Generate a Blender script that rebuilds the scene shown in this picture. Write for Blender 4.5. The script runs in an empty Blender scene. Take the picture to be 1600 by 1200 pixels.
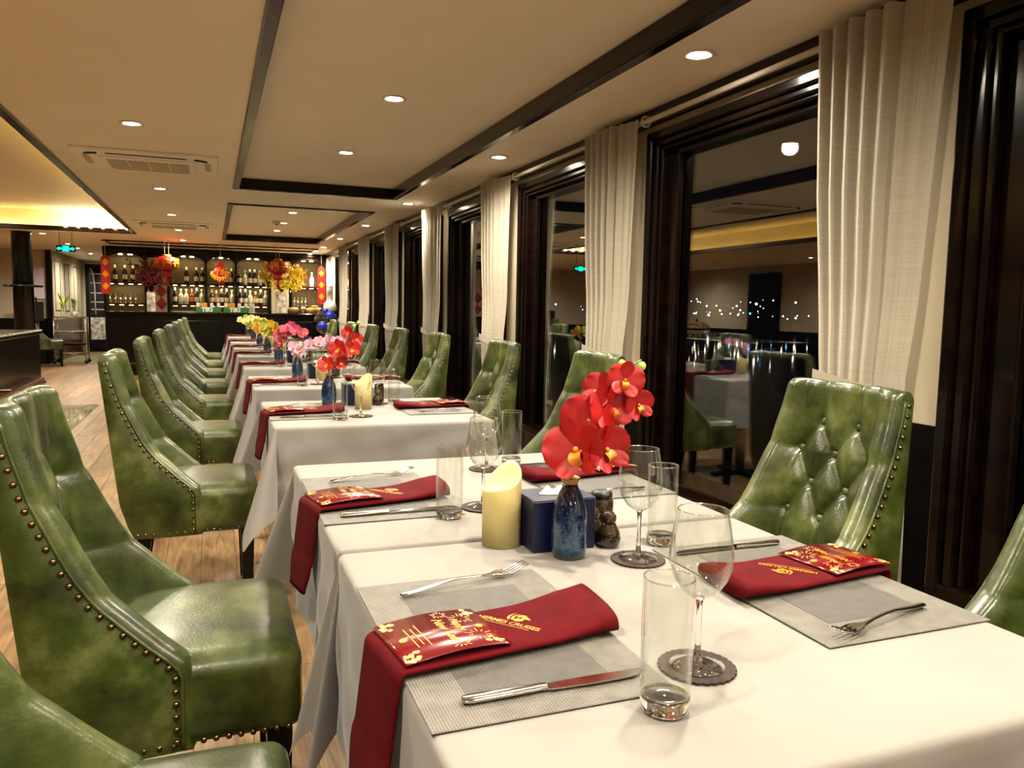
import bpy, bmesh, math, random
from mathutils import Vector, Matrix
C = bpy.context.scene.collection
SC = bpy.context.scene
PI = math.pi
random.seed(7)

# ------------------------------------------------------------ camera, world, exposure
def setup_camera():
    yaw, pitch, roll, f = math.radians(21.006), math.radians(5.407), math.radians(1.022), 1223.25
    cy, sy, cp, sp = math.cos(yaw), math.sin(yaw), math.cos(pitch), math.sin(pitch)
    fwd = Vector((sy*cp, cy*cp, -sp)); right = Vector((cy, -sy, 0)); up = right.cross(fwd)
    cr, sr = math.cos(roll), math.sin(roll)
    r2 = right*cr + up*sr; u2 = up*cr - right*sr
    m = Matrix(((r2.x, u2.x, -fwd.x, 0), (r2.y, u2.y, -fwd.y, 0), (r2.z, u2.z, -fwd.z, 1.2), (0, 0, 0, 1)))
    cam = bpy.data.cameras.new('camera'); ob = bpy.data.objects.new('camera', cam); C.objects.link(ob)
    cam.sensor_width = 36.0; cam.lens = f/1600*36.0; cam.clip_start = 0.02; cam.clip_end = 500
    ob.matrix_world = m
    SC.camera = ob
setup_camera()
w = bpy.data.worlds.new('night_sky'); SC.world = w; w.use_nodes = True
w.node_tree.nodes['Background'].inputs[0].default_value = (0.0003, 0.0004, 0.0006, 1)
w.node_tree.nodes['Background'].inputs[1].default_value = 1.0
SC.view_settings.view_transform = 'Standard'; SC.view_settings.look = 'None'
SC.view_settings.gamma = 1.0; SC.view_settings.use_curve_mapping = False
SC.view_settings.exposure = 2.2
SC.cycles.max_bounces = 10; SC.cycles.transparent_max_bounces = 24; SC.cycles.diffuse_bounces = 5
SC.cycles.glossy_bounces = 5; SC.cycles.transmission_bounces = 8
SC.cycles.sample_clamp_indirect = 6.0
SC.cycles.caustics_reflective = False; SC.cycles.caustics_refractive = False
LAMP_W = 16.0
LAMP_COL = (1.0, 0.895, 0.73)

# ------------------------------------------------------------ materials
def lin(c):
    def f(v):
        v /= 255.0
        return v/12.92 if v <= 0.04045 else ((v+0.055)/1.055)**2.4
    return (f(c[0]), f(c[1]), f(c[2]), 1.0)
class NT:
    def __init__(s, name):
        s.m = bpy.data.materials.new(name); s.m.use_nodes = True
        s.t = s.m.node_tree; s.b = s.t.nodes['Principled BSDF']; s.out = s.t.nodes['Material Output']
    def n(s, ty, **kw):
        x = s.t.nodes.new(ty)
        for k, v in kw.items(): setattr(x, k, v)
        return x
    def l(s, a, b): s.t.links.new(a, b)
def setin(b, **kw):
    names = dict(col='Base Color', rough='Roughness', metal='Metallic', coat='Coat Weight', coatr='Coat Roughness', spec='Specular IOR Level',
                 trans='Transmission Weight', ior='IOR', sheen='Sheen Weight', alpha='Alpha', ecol='Emission Color', estr='Emission Strength', sss='Subsurface Weight')
    for k, v in kw.items(): b.inputs[names[k]].default_value = v
def plain(name, c, rough=0.5, **kw):
    t = NT(name); setin(t.b, col=lin(c), rough=rough, **kw)
    nz = t.n('ShaderNodeTexNoise'); nz.inputs['Scale'].default_value = 60; nz.inputs['Detail'].default_value = 3
    tc = t.n('ShaderNodeTexCoord'); t.l(tc.outputs['Object'], nz.inputs['Vector'])
    mp = t.n('ShaderNodeMapRange'); mp.inputs[3].default_value = max(0, rough-0.04); mp.inputs[4].default_value = min(1, rough+0.04)
    t.l(nz.outputs['Fac'], mp.inputs[0]); t.l(mp.outputs[0], t.b.inputs['Roughness'])
    return t.m
def noisy(name, c1, c2, scale, rough=0.5, bump=0.0, bscale=None, stretch=None, coords='Object', detail=4, lo=0.35, hi=0.65, **kw):
    t = NT(name); setin(t.b, rough=rough, **kw)
    tc = t.n('ShaderNodeTexCoord'); mpn = t.n('ShaderNodeMapping'); t.l(tc.outputs[coords], mpn.inputs[0])
    if stretch: mpn.inputs['Scale'].default_value = stretch
    nz = t.n('ShaderNodeTexNoise'); nz.inputs['Scale'].default_value = scale; nz.inputs['Detail'].default_value = detail
    t.l(mpn.outputs[0], nz.inputs['Vector'])
    cr = t.n('ShaderNodeValToRGB'); cr.color_ramp.elements[0].position = lo; cr.color_ramp.elements[1].position = hi
    cr.color_ramp.elements[0].color = lin(c1); cr.color_ramp.elements[1].color = lin(c2)
    t.l(nz.outputs['Fac'], cr.inputs[0]); t.l(cr.outputs[0], t.b.inputs['Base Color'])
    if bump:
        n2 = t.n('ShaderNodeTexNoise'); n2.inputs['Scale'].default_value = bscale or scale*6; n2.inputs['Detail'].default_value = 3
        t.l(mpn.outputs[0], n2.inputs['Vector'])
        bp = t.n('ShaderNodeBump'); bp.inputs['Strength'].default_value = bump; bp.inputs['Distance'].default_value = 0.01
        t.l(n2.outputs['Fac'], bp.inputs['Height']); t.l(bp.outputs[0], t.b.inputs['Normal'])
    return t.m
def emit(name, c, s, black=(0, 0, 0, 1)):
    t = NT(name); setin(t.b, col=black, ecol=lin(c), estr=s, rough=0.6); return t.m
def thin_glass(name, tint=(1, 1, 1), base=0.04, gain=0.85, rough=0.0):
    t = NT(name); t.t.nodes.remove(t.b)
    tr = t.n('ShaderNodeBsdfTransparent'); tr.inputs[0].default_value = (*tint, 1)
    gl = t.n('ShaderNodeBsdfGlossy'); gl.inputs['Roughness'].default_value = rough; gl.inputs[0].default_value = (1, 1, 1, 1)
    lw = t.n('ShaderNodeLayerWeight'); lw.inputs[0].default_value = 0.5
    pw = t.n('ShaderNodeMath', operation='POWER'); pw.inputs[1].default_value = 3.5; t.l(lw.outputs['Facing'], pw.inputs[0])
    ma = t.n('ShaderNodeMath', operation='MULTIPLY_ADD'); ma.inputs[1].default_value = gain; ma.inputs[2].default_value = base
    t.l(pw.outputs[0], ma.inputs[0])
    mx = t.n('ShaderNodeMixShader'); t.l(ma.outputs[0], mx.inputs[0]); t.l(tr.outputs[0], mx.inputs[1]); t.l(gl.outputs[0], mx.inputs[2])
    t.l(mx.outputs[0], t.out.inputs[0]); return t.m
def woven(name, c1, c2, freq):
    t = NT(name); setin(t.b, rough=0.55, sheen=0.1)
    tc = t.n('ShaderNodeTexCoord')
    outs = []
    for ax in ('X', 'Y'):
        wv = t.n('ShaderNodeTexWave', bands_direction=ax); wv.inputs['Scale'].default_value = freq; wv.inputs['Distortion'].default_value = 0.6
        t.l(tc.outputs['Object'], wv.inputs['Vector']); outs.append(wv)
    ml = t.n('ShaderNodeMath', operation='MULTIPLY'); t.l(outs[0].outputs['Fac'], ml.inputs[0]); t.l(outs[1].outputs['Fac'], ml.inputs[1])
    nz = t.n('ShaderNodeTexNoise'); nz.inputs['Scale'].default_value = 40; t.l(tc.outputs['Object'], nz.inputs['Vector'])
    ad = t.n('ShaderNodeMath', operation='MULTIPLY_ADD'); ad.inputs[1].default_value = 0.6; t.l(nz.outputs['Fac'], ad.inputs[0]); t.l(ml.outputs[0], ad.inputs[2])
    cr = t.n('ShaderNodeValToRGB'); cr.color_ramp.elements[0].color = lin(c1); cr.color_ramp.elements[1].color = lin(c2)
    cr.color_ramp.elements[0].position = 0.2; cr.color_ramp.elements[1].position = 0.95
    t.l(ad.outputs[0], cr.inputs[0]); t.l(cr.outputs[0], t.b.inputs['Base Color'])
    bp = t.n('ShaderNodeBump'); bp.inputs['Strength'].default_value = 0.6; bp.inputs['Distance'].default_value = 0.002
    t.l(ml.outputs[0], bp.inputs['Height']); t.l(bp.outputs[0], t.b.inputs['Normal'])
    return t.m
def leather(name, dark, mid, light):
    t = NT(name); setin(t.b, rough=0.3, spec=0.5, coat=0.45, coatr=0.2)
    tc = t.n('ShaderNodeTexCoord'); oi = t.n('ShaderNodeObjectInfo')
    ad = t.n('ShaderNodeVectorMath', operation='ADD'); t.l(tc.outputs['Object'], ad.inputs[0])
    sc = t.n('ShaderNodeVectorMath', operation='SCALE'); sc.inputs[3].default_value = 0.35; t.l(oi.outputs['Location'], sc.inputs[0]); t.l(sc.outputs[0], ad.inputs[1])
    nz = t.n('ShaderNodeTexNoise'); nz.inputs['Scale'].default_value = 7; nz.inputs['Detail'].default_value = 7; nz.inputs['Roughness'].default_value = 0.62
    t.l(ad.outputs[0], nz.inputs['Vector'])
    cr = t.n('ShaderNodeValToRGB'); e = cr.color_ramp.elements
    e[0].position = 0.34; e[0].color = lin(dark); e[1].position = 0.68; e[1].color = lin(light)
    k = e.new(0.52); k.color = lin(mid)
    t.l(nz.outputs['Fac'], cr.inputs[0]); t.l(cr.outputs[0], t.b.inputs['Base Color'])
    vz = t.n('ShaderNodeTexNoise'); vz.inputs['Scale'].default_value = 170; vz.inputs['Detail'].default_value = 2; t.l(ad.outputs[0], vz.inputs['Vector'])
    n3 = t.n('ShaderNodeTexNoise'); n3.inputs['Scale'].default_value = 22; t.l(ad.outputs[0], n3.inputs['Vector'])
    ma = t.n('ShaderNodeMath', operation='MULTIPLY_ADD'); ma.inputs[1].default_value = 2.0; t.l(n3.outputs['Fac'], ma.inputs[0]); t.l(vz.outputs['Fac'], ma.inputs[2])
    bp = t.n('ShaderNodeBump'); bp.inputs['Strength'].default_value = 0.16; bp.inputs['Distance'].default_value = 0.004
    t.l(ma.outputs[0], bp.inputs['Height']); t.l(bp.outputs[0], t.b.inputs['Normal'])
    mr = t.n('ShaderNodeMapRange'); mr.inputs[3].default_value = 0.24; mr.inputs[4].default_value = 0.42; t.l(nz.outputs['Fac'], mr.inputs[0]); t.l(mr.outputs[0], t.b.inputs['Roughness'])
    return t.m
def plankwood(name):
    t = NT(name); setin(t.b, rough=0.32, spec=0.45)
    tc = t.n('ShaderNodeTexCoord'); oi = t.n('ShaderNodeObjectInfo')
    ad = t.n('ShaderNodeVectorMath', operation='ADD'); t.l(tc.outputs['Object'], ad.inputs[0]); t.l(oi.outputs['Location'], ad.inputs[1])
    mp = t.n('ShaderNodeMapping'); mp.inputs['Scale'].default_value = (14, 1.3, 1); t.l(ad.outputs[0], mp.inputs[0])
    nz = t.n('ShaderNodeTexNoise'); nz.inputs['Scale'].default_value = 2.2; nz.inputs['Detail'].default_value = 8; nz.inputs['Distortion'].default_value = 1.2; t.l(mp.outputs[0], nz.inputs['Vector'])
    cr = t.n('ShaderNodeValToRGB'); e = cr.color_ramp.elements
    e[0].position = 0.3; e[0].color = lin((104, 76, 44)); e[1].position = 0.7; e[1].color = lin((160, 130, 92)); t.l(nz.outputs['Fac'], cr.inputs[0])
    hs = t.n('ShaderNodeHueSaturation'); mr = t.n('ShaderNodeMapRange'); mr.inputs[3].default_value = 0.78; mr.inputs[4].default_value = 1.15
    t.l(oi.outputs['Random'], mr.inputs[0]); t.l(mr.outputs[0], hs.inputs['Value']); t.l(cr.outputs[0], hs.inputs['Color']); t.l(hs.outputs[0], t.b.inputs['Base Color'])
    return t.m
def darkwood(name, c1, c2, rough=0.18):
    return noisy(name, c1, c2, 3.0, rough=rough, stretch=(8, 1, 8), spec=0.22, coat=0.1, coatr=0.1)
M = {}
M['leather'] = leather('green_leather', (24, 33, 5), (56, 66, 22), (94, 100, 54))
M['brass'] = plain('aged_brass', (112, 92, 62), 0.3, metal=1.0)
M['blackwood'] = darkwood('black_wood', (3, 3, 3), (8, 6, 5), 0.25)
M['mahogany'] = darkwood('dark_mahogany', (5, 2, 2), (14, 6, 4), 0.16)
M['trimwood'] = darkwood('ceiling_trim_wood', (14, 7, 4), (24, 12, 7), 0.2)
M['acwhite'] = plain('air_conditioner_white', (250, 247, 240), 0.45)
M['cream'] = noisy('cream_wall_paint', (184, 172, 146), (190, 178, 152), 5, rough=0.7, bump=0.03, bscale=120)
M['ceil'] = noisy('ceiling_paint', (248, 240, 222), (251, 244, 228), 3, rough=0.62)
M['white'] = plain('white_plastic', (196, 190, 176), 0.45)
M['greyslot'] = plain('grey_grille', (186, 176, 152), 0.6)
M['black'] = plain('black_plastic', (10, 10, 10), 0.4)
M['cloth'] = noisy('white_tablecloth', (122, 118, 112), (129, 125, 119), 4, rough=0.85, bump=0.3, bscale=7, sheen=0.15)
M['curtain'] = None
M['plank'] = plankwood('floor_plank_wood')
M['carpet'] = noisy('olive_carpet', (92, 84, 52), (116, 106, 70), 60, rough=0.95, bump=0.2, bscale=200)
M['stone'] = noisy('polished_stone', (96, 90, 74), (176, 164, 136), 4, rough=0.05, spec=0.7)
M['matlight'] = woven('placemat_light_weave', (66, 63, 57), (126, 121, 111), 85)
M['matdark'] = woven('placemat_dark_weave', (46, 44, 39), (90, 86, 78), 85)
M['napkin'] = noisy('red_napkin_cloth', (72, 0, 6), (82, 0, 8), 30, rough=0.9, bump=0.08, bscale=400, spec=0.15)
M['card'] = noisy('red_glossy_card', (88, 6, 10), (100, 11, 14), 20, rough=0.2, coat=0.6, coatr=0.12)
M['gold'] = plain('gold_print', (196, 126, 22), 0.4, metal=0.2)
M['pinkprint'] = plain('pale_gold_print', (200, 140, 84), 0.4)
M['steel'] = plain('polished_steel', (200, 196, 188), 0.12, metal=1.0)
M['chrome'] = plain('chrome_tube', (190, 180, 160), 0.18, metal=1.0)
M['glass'] = thin_glass('clear_glass', (0.97, 0.98, 0.965), 0.045, 0.8)
M['rim'] = thin_glass('glass_edge', (0.9, 0.92, 0.88), 0.25, 0.7)
t_ = NT('solid_glass'); setin(t_.b, col=(1, 1, 1, 1), rough=0.0, trans=1.0, ior=1.45); M['solidglass'] = t_.m
M['pane'] = thin_glass('window_pane_glass', (0.85, 0.87, 0.88), 0.13, 0.85)
M['coaster'] = noisy('brown_coaster', (34, 20, 14), (48, 30, 22), 60, rough=0.8, bump=0.2)
M['candle'] = noisy('ivory_wax', (190, 176, 116), (196, 184, 126), 8, rough=0.45, sss=0.2)
M['bluebox'] = plain('navy_box_card', (5, 9, 46), 0.35)
M['bluetop'] = plain('slate_blue_card', (32, 37, 58), 0.4)
def vase_mat():
    t = NT('blue_speckled_glaze'); setin(t.b, rough=0.12, coat=0.8, coatr=0.05)
    tc = t.n('ShaderNodeTexCoord'); nz = t.n('ShaderNodeTexNoise'); nz.inputs['Scale'].default_value = 190; nz.inputs['Detail'].default_value = 3; t.l(tc.outputs['Object'], nz.inputs['Vector'])
    sx = t.n('ShaderNodeSeparateXYZ'); t.l(tc.outputs['Object'], sx.inputs[0])
    mr = t.n('ShaderNodeMapRange'); mr.inputs[1].default_value = 0.03; mr.inputs[2].default_value = 0.12; mr.inputs[3].default_value = 0.14; mr.inputs[4].default_value = -0.12; t.l(sx.outputs['Z'], mr.inputs[0])
    ad = t.n('ShaderNodeMath', operation='ADD'); t.l(nz.outputs['Fac'], ad.inputs[0]); t.l(mr.outputs[0], ad.inputs[1])
    cr = t.n('ShaderNodeValToRGB'); e = cr.color_ramp.elements; e[0].position = 0.42; e[0].color = lin((3, 8, 34)); e[1].position = 0.7; e[1].color = lin((20, 64, 86)); e.new(0.54).color = lin((5, 28, 60))
    t.l(ad.outputs[0], cr.inputs[0]); t.l(cr.outputs[0], t.b.inputs['Base Color']); return t.m
M['vase'] = vase_mat()
M['vasefoot'] = plain('brown_glaze', (66, 50, 32), 0.3)
M['amber'] = plain('amber_glaze', (170, 112, 36), 0.2, coat=0.6)
M['pepper'] = noisy('dark_banded_glaze', (16, 10, 8), (62, 46, 24), 9, rough=0.08, stretch=(1, 1, 7), coat=0.8)
M['tissue'] = plain('white_tissue', (236, 226, 208), 0.9)
for nm, c in dict(red=(172, 6, 3), pink=(186, 62, 96), lilac=(196, 142, 168), yellow=(206, 172, 4), lime=(172, 184, 66), orange=(204, 128, 8), cream=(206, 192, 128)).items():
    M['petal_'+nm] = noisy('petal_'+nm, tuple(int(v*0.86) for v in c), c, 30, rough=0.55, sss=0.12)
M['lip'] = noisy('orchid_lip', (190, 60, 6), (214, 160, 24), 90, rough=0.5)
M['stem'] = noisy('stem_green', (70, 110, 36), (120, 156, 60), 40, rough=0.5)
M['leaf'] = noisy('leaf_green', (58, 104, 30), (128, 160, 60), 20, rough=0.45)
M['leaf2'] = noisy('bright_leaf_green', (140, 168, 50), (190, 206, 96), 20, rough=0.45)
M['lampwhite'] = plain('lamp_ring_white', (235, 230, 220), 0.4)
M['lampglow'] = emit('lamp_glow', (255, 236, 200), 26.0)
M['shelfglow'] = emit('shelf_lamp_glow', (255, 222, 140), 5.0)
M['led'] = emit('led_strip', (255, 204, 92), 5.0)
M['bulb'] = emit('cove_bulb', (255, 240, 190), 40.0)
M['shelfback'] = noisy('bar_back_panel', (58, 44, 16), (78, 62, 26), 6, rough=0.5)
M['barredwood'] = darkwood('bar_red_wood', (44, 12, 8), (70, 22, 14), 0.25)
M['lanternred'] = plain('lantern_red_silk', (150, 4, 4), 0.5)
M['lanterngold'] = plain('lantern_gold', (206, 128, 16), 0.4)
M['signgreen'] = emit('exit_green', (0, 225, 150), 2.2)
M['paper'] = plain('paper_white', (225, 215, 205), 0.8)
M['lavender'] = plain('poster_lavender', (196, 180, 190), 0.8)
M['basket'] = noisy('woven_basket', (150, 108, 46), (216, 172, 90), 60, rough=0.8, bump=0.4)
M['cratered'] = plain('crate_green', (30, 92, 34), 0.5)
M['citylight'] = emit('city_light', (255, 236, 200), 6.0)
M['citycyan'] = emit('city_light_cyan', (110, 200, 220), 4.0)
M['cityblue'] = emit('city_light_blue', (60, 140, 255), 3.0)
M['balloonblue'] = plain('blue_foil', (14, 30, 160), 0.25)
M['marble'] = noisy('grey_marbled', (110, 108, 96), (226, 220, 200), 12, rough=0.3)
M['whitelacquer'] = plain('white_lacquer', (186, 174, 146), 0.35)
M['wineglass_green'] = plain('bottle_green', (10, 18, 10), 0.08, coat=0.5)
M['bottle_black'] = plain('bottle_black', (8, 8, 8), 0.1, coat=0.5)
M['bottle_amber'] = plain('bottle_amber', (120, 58, 12), 0.1, coat=0.5)
M['bottle_red'] = plain('bottle_red', (130, 22, 12), 0.1, coat=0.5)
M['bottle_clear'] = plain('bottle_pale', (170, 190, 176), 0.08, coat=0.5)
M['label'] = plain('bottle_label', (232, 222, 196), 0.6)
M['labelg'] = plain('bottle_label_gold', (190, 150, 70), 0.5)
def curtain_mat():
    t = NT('linen_curtain'); setin(t.b, rough=0.85, sheen=0.2)
    tc = t.n('ShaderNodeTexCoord'); mp = t.n('ShaderNodeMapping'); mp.inputs['Scale'].default_value = (6, 6, 260); t.l(tc.outputs['Object'], mp.inputs[0])
    nz = t.n('ShaderNodeTexNoise'); nz.inputs['Scale'].default_value = 1.0; nz.inputs['Detail'].default_value = 4; t.l(mp.outputs[0], nz.inputs['Vector'])
    cr = t.n('ShaderNodeValToRGB'); cr.color_ramp.elements[0].position = 0.3; cr.color_ramp.elements[1].position = 0.7
    cr.color_ramp.elements[0].color = lin((166, 157, 138)); cr.color_ramp.elements[1].color = lin((178, 170, 153)); t.l(nz.outputs['Fac'], cr.inputs[0]); t.l(cr.outputs[0], t.b.inputs['Base Color'])
    tl = t.n('ShaderNodeBsdfTranslucent'); t.l(cr.outputs[0], tl.inputs[0]); mx = t.n('ShaderNodeMixShader'); mx.inputs[0].default_value = 0.25
    t.l(t.b.outputs[0], mx.inputs[1]); t.l(tl.outputs[0], mx.inputs[2]); t.l(mx.outputs[0], t.out.inputs[0]); return t.m
M['curtain'] = curtain_mat()

# ------------------------------------------------------------ mesh helpers
class MB:
    def __init__(s): s.v = []; s.f = []; s.mi = []; s.sm = []
    def add(s, vs, fs, mi=0, smooth=False):
        o = len(s.v); s.v += [tuple(p) for p in vs]
        for f in fs: s.f.append(tuple(i+o for i in f)); s.mi.append(mi); s.sm.append(smooth)
        return s
    def box(s, x0, x1, y0, y1, z0, z1, mi=0):
        vs = [(x0, y0, z0), (x1, y0, z0), (x1, y1, z0), (x0, y1, z0), (x0, y0, z1), (x1, y0, z1), (x1, y1, z1), (x0, y1, z1)]
        return s.add(vs, [(0, 3, 2, 1), (4, 5, 6, 7), (0, 1, 5, 4), (1, 2, 6, 5), (2, 3, 7, 6), (3, 0, 4, 7)], mi)
    def rbox(s, x0, x1, y0, y1, z0, z1, r=0.005, mi=0, seg=2):
        bm = bmesh.new(); bmesh.ops.create_cube(bm, size=1)
        for v in bm.verts: v.co = Vector(((x0+x1)/2+v.co.x*(x1-x0), (y0+y1)/2+v.co.y*(y1-y0), (z0+z1)/2+v.co.z*(z1-z0)))
        r = min(r, 0.49*min(x1-x0, y1-y0, z1-z0))
        bmesh.ops.bevel(bm, geom=bm.edges[:], offset=r, segments=seg, profile=0.5, affect='EDGES')
        return s.bm(bm, mi, False)
    def bm(s, bm, mi=0, smooth=False):
        bm.verts.index_update()
        s.add([v.co[:] for v in bm.verts], [[v.index for v in f.verts] for f in bm.faces], mi, smooth); bm.free(); return s
    def grid(s, nu, nv, fn, mi=0, smooth=True, closeu=False, flip=False):
        vs = [fn(i/(nu if closeu else nu-1), j/(nv-1)) for j in range(nv) for i in range(nu)]
        fs = []
        for j in range(nv-1):
            for i in range(nu if closeu else nu-1):
                a = j*nu+i; b = j*nu+(i+1) % nu; q = (a, b, b+nu, a+nu)
                fs.append(q[::-1] if flip else q)
        return s.add(vs, fs, mi, smooth)
    def lathe(s, prof, n=24, c=(0, 0, 0), mi=0, smooth=True):
        prof = list(prof); vs = []; fs = []
        for (r, z) in prof:
            for i in range(n):
                a = 2*PI*i/n; vs.append((c[0]+r*math.cos(a), c[1]+r*math.sin(a), c[2]+z))
        for j in range(len(prof)-1):
            for i in range(n):
                a = j*n+i; b = j*n+(i+1) % n; fs.append((a, b, b+n, a+n))
        if prof[0][0] > 1e-4: fs.append(tuple(range(n))[::-1])
        if prof[-1][0] > 1e-4 and mi >= 0: fs.append(tuple((len(prof)-1)*n+i for i in range(n)))
        return s.add(vs, fs, max(mi, 0), smooth)
    def shell(s, prof, n=32, c=(0, 0, 0), mi=0):
        vs = []; fs = []
        for (r, z) in prof:
            for i in range(n):
                a = 2*PI*i/n; vs.append((c[0]+r*math.cos(a), c[1]+r*math.sin(a), c[2]+z))
        for j in range(len(prof)-1):
            for i in range(n):
                a = j*n+i; b = j*n+(i+1) % n; fs.append((a, b, b+n, a+n))
        return s.add(vs, fs, mi, True)
    def tube(s, pts, r, n=8, mi=0, smooth=True, cap=True):
        pts = [Vector(p) for p in pts]; N = len(pts); vs = []; fs = []; up = Vector((0, 0, 1)); prev = None
        for k in range(N):
            d = (pts[min(k+1, N-1)]-pts[max(k-1, 0)]).normalized()
            if prev is None:
                a = d.cross(up)
                if a.length < 1e-3: a = d.cross(Vector((1, 0, 0)))
            else: a = prev-d*prev.dot(d)
            a.normalize(); prev = a; b = d.cross(a); rr = r[k] if isinstance(r, (list, tuple)) else r
            for i in range(n):
                t = 2*PI*i/n; vs.append(pts[k]+a*(rr*math.cos(t))+b*(rr*math.sin(t)))
        for k in range(N-1):
            for i in range(n):
                q = k*n+i; w_ = k*n+(i+1) % n; fs.append((q, w_, w_+n, q+n))
        if cap: fs.append(tuple(range(n))[::-1]); fs.append(tuple((N-1)*n+i for i in range(n)))
        return s.add(vs, fs, mi, smooth)
    def ball(s, c, r, n=10, m=6, mi=0, sz=None):
        sz = sz or (1, 1, 1)
        bm = bmesh.new(); bmesh.ops.create_uvsphere(bm, u_segments=n, v_segments=m, radius=r)
        for v in bm.verts: v.co = Vector((c[0]+v.co.x*sz[0], c[1]+v.co.y*sz[1], c[2]+v.co.z*sz[2]))
        return s.bm(bm, mi, True)
    def poly(s, pts, fn, mi=0):
        return s.add([fn(*p) for p in pts], [tuple(range(len(pts)))], mi)
    def prism(s, pts, z0, z1, mi=0):
        n = len(pts); vs = [(p[0], p[1], z0) for p in pts]+[(p[0], p[1], z1) for p in pts]
        fs = [tuple(range(n))[::-1], tuple(range(n, 2*n))]+[(i, (i+1) % n, (i+1) % n+n, i+n) for i in range(n)]
        return s.add(vs, fs, mi)
    def mesh(s, name, mats):
        me = bpy.data.meshes.new(name); me.from_pydata(s.v, [], s.f)
        for m in (mats if isinstance(mats, (list, tuple)) else [mats]): me.materials.append(M[m] if isinstance(m, str) else m)
        me.polygons.foreach_set('material_index', s.mi); me.polygons.foreach_set('use_smooth', s.sm); me.update(); return me
    def build(s, name, mats, parent=None, loc=(0, 0, 0), rz=0):
        return link(name, s.mesh(name, mats), parent, loc, rz)
def link(name, me, parent=None, loc=(0, 0, 0), rz=0):
    o = bpy.data.objects.new(name, me); C.objects.link(o); o.location = loc; o.rotation_euler = (0, 0, rz)
    if parent: o.parent = parent
    return o
LABELS = {}
def tag(o, label, cat, group=None, kind=None):
    o['label'] = label; o['category'] = cat
    if group: o['group'] = group
    if kind: o['kind'] = kind
    if label in LABELS: print('DUPLICATE LABEL', label)
    LABELS[label] = 1; return o
def thing(name, label, cat, loc=(0, 0, 0), rz=0, group=None):
    return tag(link(name, None, None, loc, rz), label, cat, group)
def struct(o): o['kind'] = 'structure'; return o
def kids(o): return [c for c in o.children]
def dup(root, loc, rz=0, label=None, cat=None, group=None):
    r = root.copy(); C.objects.link(r); r.location = loc; r.rotation_euler = (0, 0, rz)
    if label: tag(r, label, cat or root['category'], group or root.get('group'))
    for ch in kids(root):
        c = ch.copy(); C.objects.link(c); c.parent = r
        for g in kids(ch):
            d = g.copy(); C.objects.link(d); d.parent = c
    return r
class Proto:
    """first placement builds the thing, later ones copy it"""
    def __init__(s, fn): s.fn = fn; s.o = None
    def put(s, loc, rz, label, cat, group=None):
        if s.o is None:
            s.o = s.fn(); s.o.location = loc; s.o.rotation_euler = (0, 0, rz); return tag(s.o, label, cat, group)
        return dup(s.o, loc, rz, label, cat, group)
def interp(tab, z):
    if z <= tab[0][0]: return tab[0][1]
    for (a, xa), (b, xb) in zip(tab, tab[1:]):
        if z <= b:
            t = (z-a)/(b-a); return xa+(xb-xa)*t
    return tab[-1][1]
def sstep(a, b, x):
    t = max(0.0, min(1.0, (x-a)/(b-a))); return t*t*(3-2*t)
def text_mesh(txt, size, shear=0.0, bold=0.0, spacing=1.0, align='CENTER'):
    cu = bpy.data.curves.new('text', 'FONT'); cu.body = txt; cu.size = size; cu.shear = shear; cu.offset = bold; cu.space_character = spacing
    cu.align_x = align; cu.align_y = 'CENTER'; cu.resolution_u = 3
    o = bpy.data.objects.new('text', cu); me = bpy.data.meshes.new_from_object(o)
    vs = [v.co.copy() for v in me.vertices]; fs = [tuple(p.vertices) for p in me.polygons]
    bpy.data.objects.remove(o); bpy.data.curves.remove(cu); bpy.data.meshes.remove(me)
    return vs, fs
def add_text(mb, txt, size, fn, mi=0, **kw):
    vs, fs = text_mesh(txt, size, **kw)
    mb.add([fn(v.x, v.y) for v in vs], fs, mi)

# ------------------------------------------------------------ the room
ZC = 2.2; XW = 2.09; XL = -6.4; Y0 = -2.6; YE = 21.5
mb = MB().box(XL, XW, Y0, 17.3, -0.06, -0.004)
t_floor = struct(mb.build('floor', noisy('floor_underlay', (96, 64, 34), (120, 84, 46), 4, rough=0.4, stretch=(9, 1, 1))))
pw, pl = 0.155, 1.62
pm = MB().rbox(-pw/2+0.0009, pw/2-0.0009, -pl/2+0.001, pl/2-0.001, -0.004, 0.0, 0.0012, seg=1).mesh('plank', 'plank')
rp = random.Random(3)
for i in range(24):
    cx = -2.70+pw*(i+0.5); off = rp.random()*pl
    for j in range(11):
        cy = 0.6+off+pl*(j+0.5)-pl*0.5
        if cy+pl/2 > 17.3: continue
        if cx < -1.2 and cy < 4.0: continue
        link('plank', pm, t_floor, (cx, cy, 0))
struct(MB().box(-2.95, -1.7, 17.3, YE, -0.06, 0.002).build('floor', 'carpet'))
# polished stone inlay laid in the planks
inl = struct(MB().box(-3.2, -1.25, 5.0, 10.3, -0.004, 0.0015).build('floor', 'black'))
for (x0, x1, y0, y1, m) in ((-3.2, -1.36, 5.0, 10.18, 'stone'), (-1.345, -1.26, 5.0, 10.18, 'stone'), (-3.2, -1.26, 10.195, 10.29, 'stone')):
    MB().rbox(x0, x1, y0, y1, 0.001, 0.004, 0.001, seg=1).build('stone_tile', m, inl)

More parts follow.
